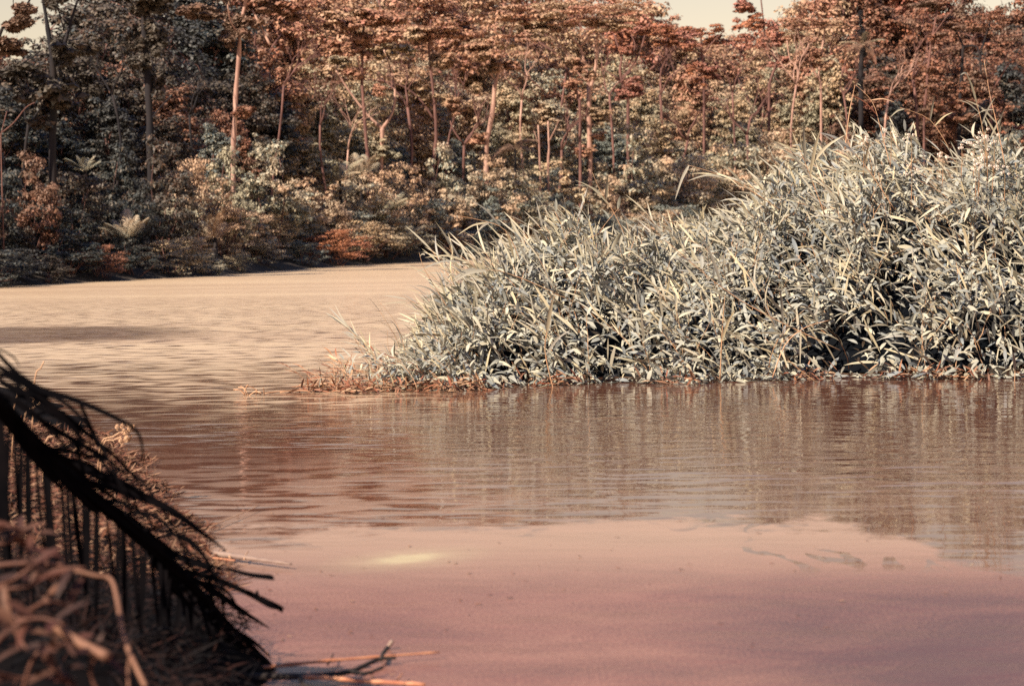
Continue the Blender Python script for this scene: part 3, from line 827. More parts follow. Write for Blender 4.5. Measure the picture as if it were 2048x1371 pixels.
# ------------------------------------------------------------------ reed island
HT = [(-1.9, 0.0), (-1.5, .04), (-1.2, .08), (-0.95, .20), (-.75, .40), (-.5, .63), (-.1, .97), (.35, 1.17), (.75, 1.19), (1.2, 1.02), (1.6, 1.00), (2.0, 1.14), (2.4, 1.36), (3.0, 1.62), (3.6, 1.76), (5, 1.92), (10, 1.9)]
DT = [(-1.9, .25), (-1.2, .7), (-.8, 1.4), (-.1, 2.6), (.8, 3.4), (2.0, 4.0), (3.5, 4.4), (10, 4.4)]
YF = [(-2.0, 14.75), (-1.2, 14.95), (-.8, 15.05), (.4, 15.35), (2.0, 15.55), (4.0, 15.45), (10, 15.4)]
def bed_front(x):
    return lerp_tab(YF, x) + 0.12 * math.sin(x * 3.1) + 0.07 * math.sin(x * 7.7 + 1) + 0.04 * math.sin(x * 17)
HTx = np.array([a for a, b in HT]); HTy = np.array([b for a, b in HT])
DTx = np.array([a for a, b in DT]); DTy = np.array([b for a, b in DT])
YFx = np.array([a for a, b in YF]); YFy = np.array([b for a, b in YF])
def bed_surf(x, u):
    """x: across, u in 0..2 (0 front, 1 crest, 2 far side) -> y, z"""
    x = np.asarray(x, float); u = np.asarray(u, float)
    H = np.interp(x, HTx, HTy); Dp = np.interp(x, DTx, DTy)
    yf = np.interp(x, YFx, YFy) + 0.12 * np.sin(x * 3.1) + 0.07 * np.sin(x * 7.7 + 1) + 0.04 * np.sin(x * 17)
    lump = 0.17 * np.sin(x * 2.9 + u * 4.0 + 1.3) * np.cos(u * 7 + x * 1.7) + 0.12 * np.sin(x * 6.1 - u * 9.0) + 0.05 * np.sin(x * 11 + u * 17)
    uu = np.clip(u, 0, 1)
    z = H * (0.93 * np.sin(uu * math.pi / 2) ** 0.62 + 0.07 * uu)
    z = z * (1 + lump * 0.9 * np.clip(u * 5, 0, 1))
    z = np.where(u > 1, z * np.cos((u - 1) * math.pi / 2 * 0.98), z)
    return yf + u * Dp, z
# near-black core, painting the shade in the gaps between leaves
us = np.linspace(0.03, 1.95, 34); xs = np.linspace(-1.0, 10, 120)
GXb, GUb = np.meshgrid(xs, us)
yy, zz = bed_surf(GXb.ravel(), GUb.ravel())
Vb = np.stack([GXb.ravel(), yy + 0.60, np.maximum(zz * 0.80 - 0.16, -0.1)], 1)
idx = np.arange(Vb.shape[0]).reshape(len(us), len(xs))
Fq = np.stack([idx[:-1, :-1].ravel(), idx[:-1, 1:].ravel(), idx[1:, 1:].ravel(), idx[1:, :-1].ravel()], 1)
o = obj('reed_island_shade_core', mesh_np('island_shade_core', Vb, [Fq], M['thicket'], True)); o['kind'] = 'structure'

def blade_cloud(P, Dv, Nn, Ln, Wd, droop):
    """lanceolate leaves: P base, Dv direction, Nn face normal, all (n,3); Ln, Wd (n,1)"""
    n = len(P)
    Dv = unit(Dv); Sd = unit(np.cross(Dv, Nn)); Nn = np.cross(Sd, Dv)
    def cp(s): return P + Dv * Ln * s + np.array([0, 0, -1.0]) * droop * Ln * s * s
    V = [cp(0.0)]
    for s, wv in ((0.22, 0.8), (0.5, 1.0), (0.78, 0.62)):
        c = cp(s)
        V.append(c + Sd * Wd * wv + Nn * Wd * 0.25); V.append(c - Sd * Wd * wv + Nn * Wd * 0.25)
    V.append(cp(1.0))
    V = np.stack(V, 1).reshape(-1, 3)
    b = (np.arange(n) * 8)[:, None]
    T = np.concatenate([b + np.array([[0, 2, 1]]), b + np.array([[5, 6, 7]])])
    Q = np.concatenate([b + np.array([[1, 2, 4, 3]]), b + np.array([[3, 4, 6, 5]])])
    return V, T, Q
def scatter_bed(n, umax=1.25, power=1.0, x0=-1.05, x1=9.0):
    x = rng.uniform(x0, x1, n)
    # more where it is seen
    u = rng.random(n) ** power * umax
    return x, u
def bed_normal(x, u):
    y0, z0 = bed_surf(x, u); y1, z1 = bed_surf(x, u + 0.03); y2, z2 = bed_surf(x + 0.03, u)
    a = np.stack([np.zeros_like(x), y1 - y0, z1 - z0], 1); b = np.stack([np.full_like(x, .03), y2 - y0, z2 - z0], 1)
    return unit(np.cross(b, a))
PK = [(1700, 650, .34), (1230, 650, .24), (1560, 590, .22), (1985, 470, .34), (1950, 640, .32), (1140, 570, .22), (1010, 690, .15), (1400, 640, .22), (1820, 560, .22), (1640, 700, .2), (1300, 560, .18), (1870, 400, .22), (920, 690, .12), (1480, 500, .16)]
PKW = [(at(a, b_, 16.1).x, at(a, b_, 16.1).z, r_) for a, b_, r_ in PK]
PKW = [(a, c, r_ * 1.2) for a, c, r_ in PKW]
def pocket(x, z):
    m_ = np.zeros(np.shape(x))
    for a, c, r_ in PKW:
        m_ = np.maximum(m_, np.exp(-(((x - a) / r_) ** 2 + ((z - c) / (r_ * .62)) ** 2)))
    return m_
def mass(n, Lr, Wr, kind, depth, umax, mats, name, power=1.3):
    x, u = scatter_bed(n, umax, power)
    y, z = bed_surf(x, u)
    kp = rng.random(n) > pocket(x, z) * 0.97
    x, u, y, z = x[kp], u[kp], y[kp], z[kp]; n = len(x)
    N_ = bed_normal(x, np.clip(u, .02, 2))
    P = np.stack([x, y, z], 1) - N_ * (rng.random((n, 1)) ** 1.4) * depth
    P[:, 2] = np.maximum(P[:, 2], 0.01)
    if kind == 'herb':
        D_ = N_ * 0.5 + rng.normal(size=(n, 3)) * 0.75 + np.array([-0.1, -0.1, 0.25])
        Fn = np.array([-0.3, -0.45, 0.8]) + rng.normal(size=(n, 3)) * 0.55
        dr = rng.uniform(0.1, 0.65, (n, 1))
    else:
        D_ = np.array([-0.62, -0.15, 0.75]) + rng.normal(size=(n, 3)) * 0.42
        Fn = np.array([-0.4, -0.7, 0.5]) + rng.normal(size=(n, 3)) * 0.6
        dr = rng.uniform(0.0, 0.45, (n, 1))
    L_ = rng.uniform(*Lr, (n, 1)); W_ = L_ * rng.uniform(*Wr, (n, 1))
    k = np.clip((np.interp(x, HTx, HTy) / 0.5), 0.45, 1)[:, None]
    V, T, Q = blade_cloud(P, D_, Fn, L_ * k, W_ * k, dr)
    V[:, 2] = np.maximum(V[:, 2], 0.004)
    o = obj(name, mesh_np(name, V, [T, Q], mats))
    return o
o = mass(31000, (0.08, 0.165), (0.085, 0.13), 'herb', 0.42, 1.3, M['herb'], 'thicket_undergrowth')
tag(o, 'dense mass of small pointed leaves filling the reed island', 'undergrowth', kind='stuff')
o = mass(8000, (0.18, 0.36), (0.024, 0.038), 'reed', 0.22, 1.35, M['reed'], 'reed_bed_grass', 1.0)
tag(o, 'dense grey-green reed blades leaning over the island', 'grass', kind='stuff')

# templates of single plants
def leaf_mesh(L_, W_, droop, mat, fold=0.28, seg=6, shape='reed'):
    mb = MB(); pts = []; wd = []
    for i in range(seg + 1):
        s = i / seg
        pts.append(Vector((L_ * s * (1 - 0.25 * droop * s), 0, -droop * L_ * s * s)))
        if shape == 'reed': w_ = W_ * min(1, 0.35 + 2.6 * s) * (1 - s ** 2.2) + 0.0006
        else: w_ = W_ * math.sin(math.pi * min(1, 0.06 + s * 0.94)) ** 0.75 + 0.0005
        wd.append(w_)
    mb.strip(pts, wd, Vector((0, 0, 1)), fold)
    return mb.mesh('leaf_mesh', mat)
RL = [leaf_mesh(.33, .0095, .15, M['reed']), leaf_mesh(.28, .009, .45, M['reed']), leaf_mesh(.38, .011, .30, M['reed']), leaf_mesh(.22, .009, .05, M['reed'])]
HL = [leaf_mesh(.13, .0125, .45, M['herb'], .2, 5, 'herb'), leaf_mesh(.155, .0135, .70, M['herb'], .2, 5, 'herb'), leaf_mesh(.11, .012, .2, M['herb'], .2, 5, 'herb')]
DL = [leaf_mesh(.20, .010, .3, M['dry']), leaf_mesh(.15, .010, .6, M['dry'])]
def orient(o, p, d, n):
    d = d.normalized(); s = n.cross(d)
    if s.length < 1e-3: s = Vector((0, 1, 0)).cross(d)
    s.normalize(); n2 = d.cross(s)
    o.matrix_local = Matrix(((d.x, s.x, n2.x, p.x), (d.y, s.y, n2.y, p.y), (d.z, s.z, n2.z, p.z), (0, 0, 0, 1)))
def reed_tpl(seed, L_, lean, leaves, meshes, nl, stalk, name='reed', cat='reed'):
    rr = random.Random(seed)
    root = bpy.data.objects.new(name, None); root['category'] = cat; root.empty_display_size = 0.1
    pts = [Vector((-lean * L_ * t ** 1.6, rr.uniform(-.01, .01), L_ * t * (1 - 0.3 * lean * t))) for t in [i / 6 for i in range(7)]]
    mb = MB(); mb.tube(pts, [0.0042 * (1 - 0.6 * i / 6) for i in range(7)], 5)
    st = bpy.data.objects.new('stem', mb.mesh('stem_mesh', stalk)); st.parent = root
    ch = [st]
    for k in range(nl):
        t = 0.38 + 0.6 * k / max(1, nl - 1)
        f = t * 6; i = min(5, int(f)); p = pts[i].lerp(pts[i + 1], f - i)
        tg = (pts[i + 1] - pts[i]).normalized()
        az = k * math.pi + rr.uniform(-.9, .9)
        sp = leaves * (1 - 0.6 * (k == nl - 1))
        d = (tg + Vector((math.cos(az), math.sin(az), 0)) * sp)
        lf = bpy.data.objects.new('leaf', rr.choice(meshes)); lf.parent = root
        orient(lf, p, d, Vector((rr.uniform(-.5, .5), -.5 + rr.uniform(-.5, .5), 1)))
        ch.append(lf)
    return root, ch
TR = [reed_tpl(300 + i, rnd.uniform(.7, .95), [.35, .6, .8, .5, .7, .25][i], rnd.uniform(.35, .65), RL, 6, M['stalk']) for i in range(6)]
THb = [reed_tpl(400 + i, rnd.uniform(.40, .55), [.2, .5, .35, .6, .3][i], rnd.uniform(.9, 1.5), HL, 7, M['stalk'], 'leafy_herb', 'herb') for i in range(5)]
TD = [reed_tpl(500 + i, .32, [.9, .5, .7][i], .7, DL + RL[3:], 3, M['drystalk'], 'dry_reed', 'reed') for i in range(3)]
def bed_zone(x, u):
    a = 'near the trailing tip' if x < -0.5 else 'on the low shoulder' if x < 0.5 else 'in the pale middle hump' if x < 1.5 else 'in the dip before the tall part' if x < 2.4 else 'below the tall seed stalks' if x < 3.6 else 'where the thicket is darkest'
    b = 'hanging over the water' if u < 0.12 else 'on the front slope' if u < 0.6 else 'on the crest'
    return b + ' ' + a
def plant_many(n, tpls, what, sink, smin, smax, umin, umax, power, lookup, lean_jit=0.35, x0=-.85, x1=5.0):
    cnt = 0
    while cnt < n:
        x = rnd.uniform(x0, x1); u = umin + (umax - umin) * rnd.random() ** power
        y, z = bed_surf(np.array([x]), np.array([u])); y = float(y[0]); z = float(z[0])
        if abs(x) > (y * 1050 / F) + .05: continue
        if z < 0.12: continue
        if rnd.random() < float(pocket(x, z)) * .9: continue
        N_ = bed_normal(np.array([x]), np.array([max(u, .02)]))[0]
        s = rnd.uniform(smin, smax) * max(.5, min(1, .35 + .65 * lerp_tab(HT, x)))
        sk = min(sink * s, z - 0.02 + 0.0)
        loc = (x - N_[0] * sk + lookup * 0.3 * s, y + 0.02 - N_[1] * sk * 0.5, max(z - sk, 0.0))
        z_ = bed_zone(x, u)
        tp = rnd.choice(tpls)
        tilt = (rnd.uniform(-.1, .55) if u < .4 else rnd.uniform(-.25, .25), rnd.uniform(-.3, .2), rnd.uniform(-1, 1) * (0.9 if what.startswith('grey') else 3.1))
        dup(tp[0], tp[1], loc, tilt, (s, s, s), f"{what} {z_}", f"{what.split(' ')[-1]}s {z_}")
        cnt += 1
plant_many(285, TR, 'grey-green long-bladed reed', .62, .7, 1.0, .02, 1.12, 0.75, 0.0)
plant_many(285, THb, 'pale leafy herb', .30, .8, 1.25, .0, .95, 1.15, 0.0)

# trailing tip: dry stems at the water
def dup_at(tp, x, y, z, s, rot, label, group):
    dup(tp[0], tp[1], (x, y, z), rot, (s, s, s), label, group)
for k in range(64):
    px = rnd.uniform(600, 840) if k > 8 else rnd.uniform(800, 1000)
    p = on_water(px, rnd.uniform(764, 786) - (px > 700) * 3)
    dup_at(rnd.choice(TD if px < 760 or rnd.random() < .5 else TR + THb), p.x, p.y, -0.01, rnd.uniform(.45, .85) * (.8 if px < 680 else 1), (rnd.uniform(-.3, .3), rnd.uniform(-.7, .5), rnd.uniform(-.8, .8)),
           'tan dry reed sticking out of the water at the thicket\'s trailing tip' if px < 760 else 'dry reed mixed with green at the foot of the thicket\'s low end', 'dry reeds at the trailing tip' if px < 760 else 'reeds at the foot of the low end')
# dry orange-brown litter along the waterline
n = 1100
x = np.concatenate([rng.uniform(-1.6, -.2, 750), rng.choice([-.05, .4, 1.3, 2.3, 3.0, 3.4, 4.2], 350) + rng.normal(0, .16, 350)]); yf = np.interp(x, YFx, YFy) + 0.12 * np.sin(x * 3.1) + 0.07 * np.sin(x * 7.7 + 1) + 0.04 * np.sin(x * 17)
P = np.stack([x, yf + rng.normal(0.03, 0.08, n), rng.uniform(0.003, 0.07, n)], 1)
k = (x < -0.6); P[k, 2] = rng.uniform(0.003, 0.05, k.sum())
Dv = rng.normal(size=(n, 3)) * np.array([1, .6, .55]) + np.array([0, -.1, .2])
L_ = rng.uniform(.05, .16, (n, 1)); V, T, Q = blade_cloud(P, Dv, np.array([0, -.4, 1]) + rng.normal(size=(n, 3)) * .5, L_, L_ * .06, rng.uniform(0, .5, (n, 1)))
V[:, 2] = np.maximum(V[:, 2], 0.003)
o = obj('waterline_litter', mesh_np('waterline_litter', V, [T, Q], M['dry'])); tag(o, 'reddish dead leaf litter along the foot of the reed island', 'leaf litter', kind='stuff')
# small floating clump at the very tip
def straw_thing(name, label, cat, polys, mat, z0=0.0, group=None):
    """polys: list of (list of (px,py[,z]), radius m); all built as stem parts"""
    first = polys[0][0][0]
    b = on_water(first[0], first[1], z0)
    t = thing(name, label, cat, b, 0, group)
    return t, b
p0 = on_water(505, 790)
t = thing('floating_clump', 'tiny clump of dry stems drifting off the thicket\'s trailing tip', 'plant clump', p0)
for k in range(9):
    a = Vector((rnd.uniform(-.06, .1), rnd.uniform(-.04, .04), 0)); bq = a + Vector((rnd.uniform(-.10, .12), rnd.uniform(-.05, .05), rnd.uniform(.02, .09)))
    mb = MB(); mb.tube(smooth_path([a, a.lerp(bq, .5) + Vector((0, 0, .02)), bq], 3), .0035, 5); obj('stem', mb.mesh('stem_mesh', M['drystalk']), t)
for (a, b_) in (((530, 786), (600, 782)), ((560, 784), (640, 780))):
    q0, q1 = on_water(*a, .004), on_water(*b_, .008)
    s_ = thing('floating_reed', 'thin floating stem between drifting clump and thicket tip' if a[0] == 530 else 'short floating stem touching the dry reeds of the thicket tip', 'stem', q0)
    mb = MB(); mb.tube(smooth_path([Vector((0, 0, 0)), (q1 - q0) * .5 + Vector((0, 0, .01)), q1 - q0], 3), .004, 5); obj('stalk', mb.mesh('stem_mesh', M['drystalk']), s_)

# canes that stand out ------------------------------------------------
def cane(pts, D, r, label, leaves=(), stalk='stalk', lm='reed', name='reed', cat='reed', dy=0.0):
    """pts pixels base->tip; leaves: (t, end px, end py, width m)"""
    W3 = [at(a, b_, D - dy * i / max(1, len(pts) - 1)) for i, (a, b_) in enumerate(pts)]
    b = W3[0].copy()
    loc = smooth_path([p - b for p in W3], 4)
    t = thing(name, label, cat, b)
    mb = MB(); n = len(loc); mb.tube(loc, [r * (1 - .65 * i / (n - 1)) for i in range(n)], 5); obj('stem', mb.mesh('stem_mesh', M[stalk]), t)
    for (tt, ex, ey, wdt) in leaves:
        f = tt * (n - 1); i = min(n - 2, int(f)); p = loc[i].lerp(loc[i + 1], f - i)
        e = at(ex, ey, D - dy * tt - .1) - b
        L2 = (e - p).length
        mid = p.lerp(e, .5) + Vector((0, 0, .10 * L2))
        q = smooth_path([p, mid, e], 4); m_ = len(q)
        mb = MB(); mb.strip(q, [wdt * min(1, .35 + 2.4 * j / (m_ - 1)) * (1 - (j / (m_ - 1)) ** 2.2) + .0005 for j in range(m_)], Vector((.2, -.9, .4)), .25)
        obj('leaf', mb.mesh('leaf_mesh', M[lm]), t)
    return t
cane([(1690, 300), (1698, 230), (1710, 170)], 17.6, .006, 'reddish bare cane stub with hooked top above the reeds', [(1, 1722, 172, .006), (.4, 1675, 228, .004)], 'drystalk')
cane([(1780, 330), (1762, 260), (1745, 205), (1712, 170)], 17.8, .004, 'thin arching cane curling back over the crest beside the cane stub', [(.5, 1700, 190, .006), (.7, 1790, 205, .005)], 'drystalk', 'dry')
cane([(2010, 330), (1994, 250), (1980, 190), (1968, 120)], 17.8, .005, 'tall seed stalk with a curled reddish head above the thicket', [(.35, 1930, 200, .010), (.3, 2010, 215, .006), (.5, 1945, 235, .006), (.98, 1960, 112, .004), (.9, 1975, 118, .004), (.8, 1962, 128, .005)], 'drystalk')
cane([(1975, 330), (1962, 240), (1945, 180), (1935, 145)], 17.7, .004, 'tall reed with a folded pale blade next to the seed stalk', [(.5, 1930, 143, .012), (.3, 1990, 195, .008), (.4, 1915, 200, .006), (.95, 1921, 150, .010)])
cane([(1900, 300), (1860, 240), (1800, 215)], 17.5, .004, 'reed leaning flat across the crest toward the cane stub', [(.5, 1870, 190, .010), (.4, 1905, 225, .007), (.9, 1780, 235, .008)])
cane([(1560, 420), (1500, 380), (1440, 350), (1375, 330)], 17.2, .005, 'reed bowing out over the dip in the thicket crest', [(.4, 1440, 330, .012), (.6, 1375, 362, .010), (.98, 1350, 400, .013), (.7, 1480, 375, .009)])
cane([(1250, 470), (1225, 420), (1200, 380), (1185, 345)], 17.0, .004, 'upright reed poking above the middle hump', [(.5, 1215, 350, .014), (.4, 1150, 360, .008), (.6, 1150, 370, .008)])
cane([(1040, 520), (1010, 460), (960, 440), (905, 430)], 16.8, .004, 'reed with a forked pair of blades reaching out over the far water', [(.55, 915, 470, .008), (.55, 950, 470, .010), (.4, 940, 400, .008), (.95, 916, 436, .004)])
cane([(1020, 600), (960, 545), (935, 520)], 16.6, .004, 'broad-bladed reed overhanging the low shoulder', [(.6, 905, 560, .016), (.8, 850, 515, .010), (.9, 830, 545, .008)])
cane([(1120, 590), (1040, 555), (985, 540), (940, 548)], 16.2, .0045, 'drooping dark-bladed reed bent across the shoulder', [(.75, 905, 565, .018), (.5, 1000, 520, .010)])
cane([(755, 760), (730, 715), (700, 660), (686, 637)], 15.4, .0028, 'single thin bare wisp standing out of the trailing tip', [(.1, 700, 735, .003)], 'stalk')
cane([(815, 720), (800, 665), (785, 635), (760, 605)], 15.5, .0028, 'thin bare wisp leaning out near the low end of the thicket', [(.3, 780, 640, .003)], 'stalk')
cane([(820, 740), (800, 720), (778, 700), (775, 660)], 15.4, .003, 'short thin reed shoot at the foot of the low end', [(.5, 790, 680, .006)])
cane([(910, 640), (880, 590), (850, 540), (838, 505)], 15.9, .004, 'pale upright reed at the thicket\'s low end against bright water', [(.9, 850, 510, .012), (.5, 855, 560, .008), (.3, 830, 570, .007)])
cane([(1110, 790), (1090, 700), (1100, 640), (1103, 600)], 15.2, .006, 'tall light reed standing upright in front of the low shoulder', [(.5, 1108, 590, .016), (.3, 1140, 660, .010)])
cane([(1440, 760), (1443, 690), (1446, 640), (1450, 590)], 15.4, .006, 'reed standing straight up from the water before the dark hollow', [(.6, 1430, 640, .016), (.4, 1470, 620, .012)])
cane([(1545, 755), (1570, 690), (1610, 655), (1660, 640)], 15.35, .005, 'reddish stem arching across the dark hollow at the waterline', [(.3, 1580, 700, .007), (.6, 1600, 735, .008)], 'drystalk')
cane([(1640, 770), (1560, 700), (1600, 660)], 15.3, .004, 'bent stem forming a loop over the hollow', [(.5, 1575, 735, .010)], 'stalk')
cane([(2028, 780), (2030, 740), (2026, 705)], 15.2, .005, 'pale short blade standing in the water at the thicket\'s dark end', [(.5, 2024, 700, .016)], 'stalk')
cane([(1790, 420), (1730, 330), (1690, 290)], 16.9, .005, 'long reed slanting up the tall part below the cane stub', [(.4, 1680, 330, .014), (.7, 1640, 265, .016), (.5, 1740, 280, .010)])
cane([(1650, 430), (1620, 350), (1600, 300)], 16.9, .005, 'reed tuft stem standing at the start of the tall part', [(.5, 1640, 260, .016), (.7, 1606, 250, .014), (.4, 1570, 300, .010), (.6, 1690, 270, .014)])
cane([(1680, 700), (1480, 600), (1330, 480)], 15.9, .005, 'very long stem slanting down across the middle of the thicket', [(.3, 1560, 580, .014), (.6, 1400, 470, .014), (.8, 1350, 520, .010)])
# flowering weeds
for k in range(16):
    px = rnd.uniform(1860, 2040) if k < 12 else rnd.uniform(1700, 1850); py = rnd.uniform(255, 345)
    b = at(px, py + 50, 17.6)
    t = thing('flowering_weed', 'weed stem with small pinkish-white flower heads on the crest below the seed stalks', 'weed', b, 0, 'flowering weeds below the seed stalks')
    top = at(px, py, 17.5) - b
    mb = MB(); mb.tube(smooth_path([Vector((0, 0, -.1)), top * .5 + Vector((.01, 0, 0)), top], 3), .003, 5); obj('stem', mb.mesh('stem_mesh', M['stalk']), t)
    if k == 0:
        V = []; Q = []
        for q in range(34):
            d = Vector((rnd.gauss(0, 1), rnd.gauss(0, 1), rnd.gauss(0, 1))).normalized(); s_ = d.cross(Vector((.3, .5, .8))).normalized(); w_ = d.cross(s_)
            c = d * .010; i0 = len(V)
            V += [tuple(c - s_ * .003), tuple(c + w_ * .003 + d * .002), tuple(c + s_ * .003 + d * .004), tuple(c - w_ * .003 + d * .002)]; Q.append((i0, i0 + 1, i0 + 2, i0 + 3))
        FLM = mesh_np('flower_mesh', V, [Q], M['flower'])
    for q in range(5):
        obj('flower_head', FLM, t, top + Vector((rnd.uniform(-.06, .06), rnd.uniform(-.03, .03), rnd.uniform(-.05, .04))))
print('bed', len(bpy.data.objects))

# ------------------------------------------------------------------ near bank
BX = [(1.0, -.34), (3.0, -.48), (4.4, -.58), (5.3, -.71), (6.2, -1.0), (7.0, -1.06), (7.9, -1.31), (9.0, -1.62), (10.5, -2.02), (12.0, -2.5), (14, -3.2), (18, -5.0)]
BY_ = np.array([a for a, b in BX]); BXx = np.array([b for a, b in BX])
def bank_z(x, y):
    x = np.asarray(x, float); y = np.asarray(y, float)
    e = np.interp(y, BY_, BXx) + 0.04 * np.sin(y * 5) + 0.03 * np.sin(y * 11.3)
    d = e - x
    top = np.interp(y, [1, 4, 5.5, 7, 9, 12, 18], [.34, .30, .20, .11, .06, .04, .03])
    return np.where(d > 0, top * (1 - np.exp(-d / .22)) + 0.03 * np.sin(x * 9 + y * 4) * np.clip(d * 4, 0, 1) + .005, d * .6)
gy = np.linspace(0.8, 18, 150); gx = np.linspace(0, 1, 60) ** 1.3
V = []
for y_ in gy:
    e = float(np.interp(y_, BY_, BXx)) + .2
    for g in gx:
        V.append((e - g * 7, y_, 0))
V = np.array(V); V[:, 2] = bank_z(V[:, 0], V[:, 1])
idx = np.arange(len(V)).reshape(len(gy), len(gx))
Fq = np.stack([idx[:-1, :-1].ravel(), idx[1:, :-1].ravel(), idx[1:, 1:].ravel(), idx[:-1, 1:].ravel()], 1)
o = obj('near_bank_ground', mesh_np('near_bank', V, [Fq], M['mud'], True)); o['kind'] = 'structure'
# straw litter
n = 22000
y = rng.uniform(5.9, 11.8, n); d = rng.random(n) ** 1.2 * 1.5 - 0.06
x = np.interp(y, BY_, BXx) + .04 * np.sin(y * 5) - d
z = np.maximum(bank_z(x, y), 0) + rng.uniform(.003, .045, n) * np.clip(d * 6 + .3, 0, 1)
Dv = rng.normal(size=(n, 3)) * np.array([1, 1, .25]) + np.array([.1, 0, .05])
L_ = rng.uniform(.025, .085, (n, 1)); V, T, Q = blade_cloud(np.stack([x, y, z], 1), Dv, np.array([0, -.2, 1]) + rng.normal(size=(n, 3)) * .45, L_, L_ * rng.uniform(.03, .07, (n, 1)), rng.uniform(-.2, .3, (n, 1)))
V[:, 2] = np.maximum(V[:, 2], 0.004)
M['straw'] = leaf_mat('bank_straw', [(0.20, 0.095, 0.055), (0.12, 0.04, 0.025), (0.32, 0.19, 0.12), (0.05, 0.022, 0.016), (0.08, 0.03, 0.02)], transl=0.1, rough=0.7, spec=0.2)
o = obj('straw_litter', mesh_np('straw_litter', V, [T, Q], M['straw'])); tag(o, 'orange-tan straw and dead leaf litter heaped on the near bank', 'straw litter', kind='stuff')

SEEDM = FLM.copy(); SEEDM.materials.clear(); SEEDM.materials.append(M['drystalk'])
# the fallen palm frond, dead and dark, with shade painted in
spine = [(-120, 700, 4.2), (-20, 790, 4.35), (60, 880, 4.5), (150, 965, 4.65), (250, 1045, 4.8), (330, 1115, 4.93), (400, 1190, 5.05), (470, 1270, 5.17), (528, 1335, 5.25)]
SP = smooth_path([at(*s_) for s_ in spine], 6)
fb = SP[-1].copy()
t = thing('fallen_palm_frond', 'huge dead palm frond black with shade slumped down the near bank to the water', 'palm frond', fb)
n = len(SP); mb = MB(); mb.tube([p - fb for p in SP], [.024 - .012 * i / (n - 1) for i in range(n)], 8); obj('midrib', mb.mesh('midrib_mesh', M['frond']), t)
def leaflet(P3, w0, fold=.35, nrm=Vector((.15, -1, .35)), blunt=False):
    q = smooth_path(P3, 4); m_ = len(q); mb = MB()
    if blunt: wd = [w0 * (.55 + .45 * (j / (m_ - 1))) for j in range(m_ - 1)] + [w0 * .7]
    else: wd = [w0 * min(1, .5 + 2 * j / (m_ - 1)) * (1 - .92 * (j / (m_ - 1)) ** 2.5) for j in range(m_)]
    mb.strip([p - fb for p in q], wd, nrm, fold)
    obj('leaflet', mb.mesh('leaflet_mesh', M['frond']), t)
U = [([(-20, 690), (60, 768), (150, 800), (230, 835), (278, 868), (287, 935)], 4.3, 5.5), ([(-20, 690), (25, 712), (40, 735)], 4.3, 2), ([(-20, 722), (60, 775), (110, 820), (150, 862), (175, 905)], 4.3, 6.5),
     ([(158, 802), (180, 850), (203, 892)], 4.4, 3.5), ([(-20, 752), (60, 790), (140, 838), (168, 880), (235, 898)], 4.35, 5), ([(0, 765), (80, 815), (150, 850), (215, 900), (262, 945), (296, 1000)], 4.4, 5),
     ([(20, 800), (100, 852), (170, 892), (225, 925), (275, 975)], 4.45, 5), ([(90, 895), (150, 905), (232, 925)], 4.5, 4.5), ([(70, 880), (130, 915), (180, 930), (240, 975), (262, 1000)], 4.5, 4),
     ([(100, 905), (190, 948), (270, 985), (345, 1022), (400, 1062), (453, 1101)], 4.6, 8.5), ([(170, 960), (250, 985), (330, 1015), (352, 1030)], 4.65, 6), ([(160, 940), (230, 955), (300, 990)], 4.6, 4),
     ([(300, 1090), (380, 1120), (460, 1140)], 4.9, 6), ([(340, 1135), (400, 1148), (450, 1165), (500, 1188), (540, 1212), (566, 1219)], 4.95, 5.5), ([(370, 1145), (440, 1190), (490, 1225), (540, 1256)], 5.0, 6),
     ([(418, 1150), (422, 1190), (432, 1215)], 5.0, 4), ([(440, 1180), (446, 1210), (448, 1240)], 5.0, 3), ([(400, 1165), (425, 1185), (440, 1180)], 5.0, 3), ([(490, 1180), (512, 1192), (514, 1178)], 5.0, 5),
     ([(150, 880), (166, 940), (182, 990)], 4.5, 3.5), ([(-20, 780), (50, 812), (110, 870), (140, 900)], 4.4, 5)]
for pl, D, wpx in U:
    leaflet([at(a, b_, D + .02 * i) for i, (a, b_) in enumerate(pl)], wpx * D / F * 1.25)
leaflet([at(455, 1138, 4.95), at(500, 1150, 4.97), at(548, 1156, 5.0)], .011, .3, Vector((.1, -.6, .8)), True)
leaflet([at(505, 1188, 4.96), at(540, 1205, 4.97), at(566, 1220, 5.0)], .009, .3, Vector((.1, -.8, .5)), True)
def sp_at(f):
    f *= (n - 1); i = min(n - 2, int(f)); return SP[i].lerp(SP[i + 1], f - i)
# leaflets lying close along the midrib
for k in range(38):
    f = 0.06 + 0.88 * k / 38
    a = sp_at(f); b_ = sp_at(min(1, f + rnd.uniform(.14, .24)))
    off = Vector((rnd.uniform(-.03, .05), rnd.uniform(-.06, .06), rnd.uniform(-.075, .03) * (1 - .5 * f)))
    leaflet([a, a.lerp(b_, .5) + off * .8, b_ + off], rnd.uniform(.006, .011), .3, Vector((rnd.uniform(-.3, .3), -1, rnd.uniform(-.2, .6))))
for k in range(16):
    f = 0.05 + 0.75 * k / 16
    a = sp_at(f); ex = rnd.uniform(.16, .32) * (1 - .45 * f)
    leaflet([a, a + Vector((ex * .45, .02, rnd.uniform(-.02, .03))), a + Vector((ex * .8, .03, -ex * .35)), a + Vector((ex * 1.02, .03, -ex * rnd.uniform(.7, 1.0)))], rnd.uniform(.003, .0055))
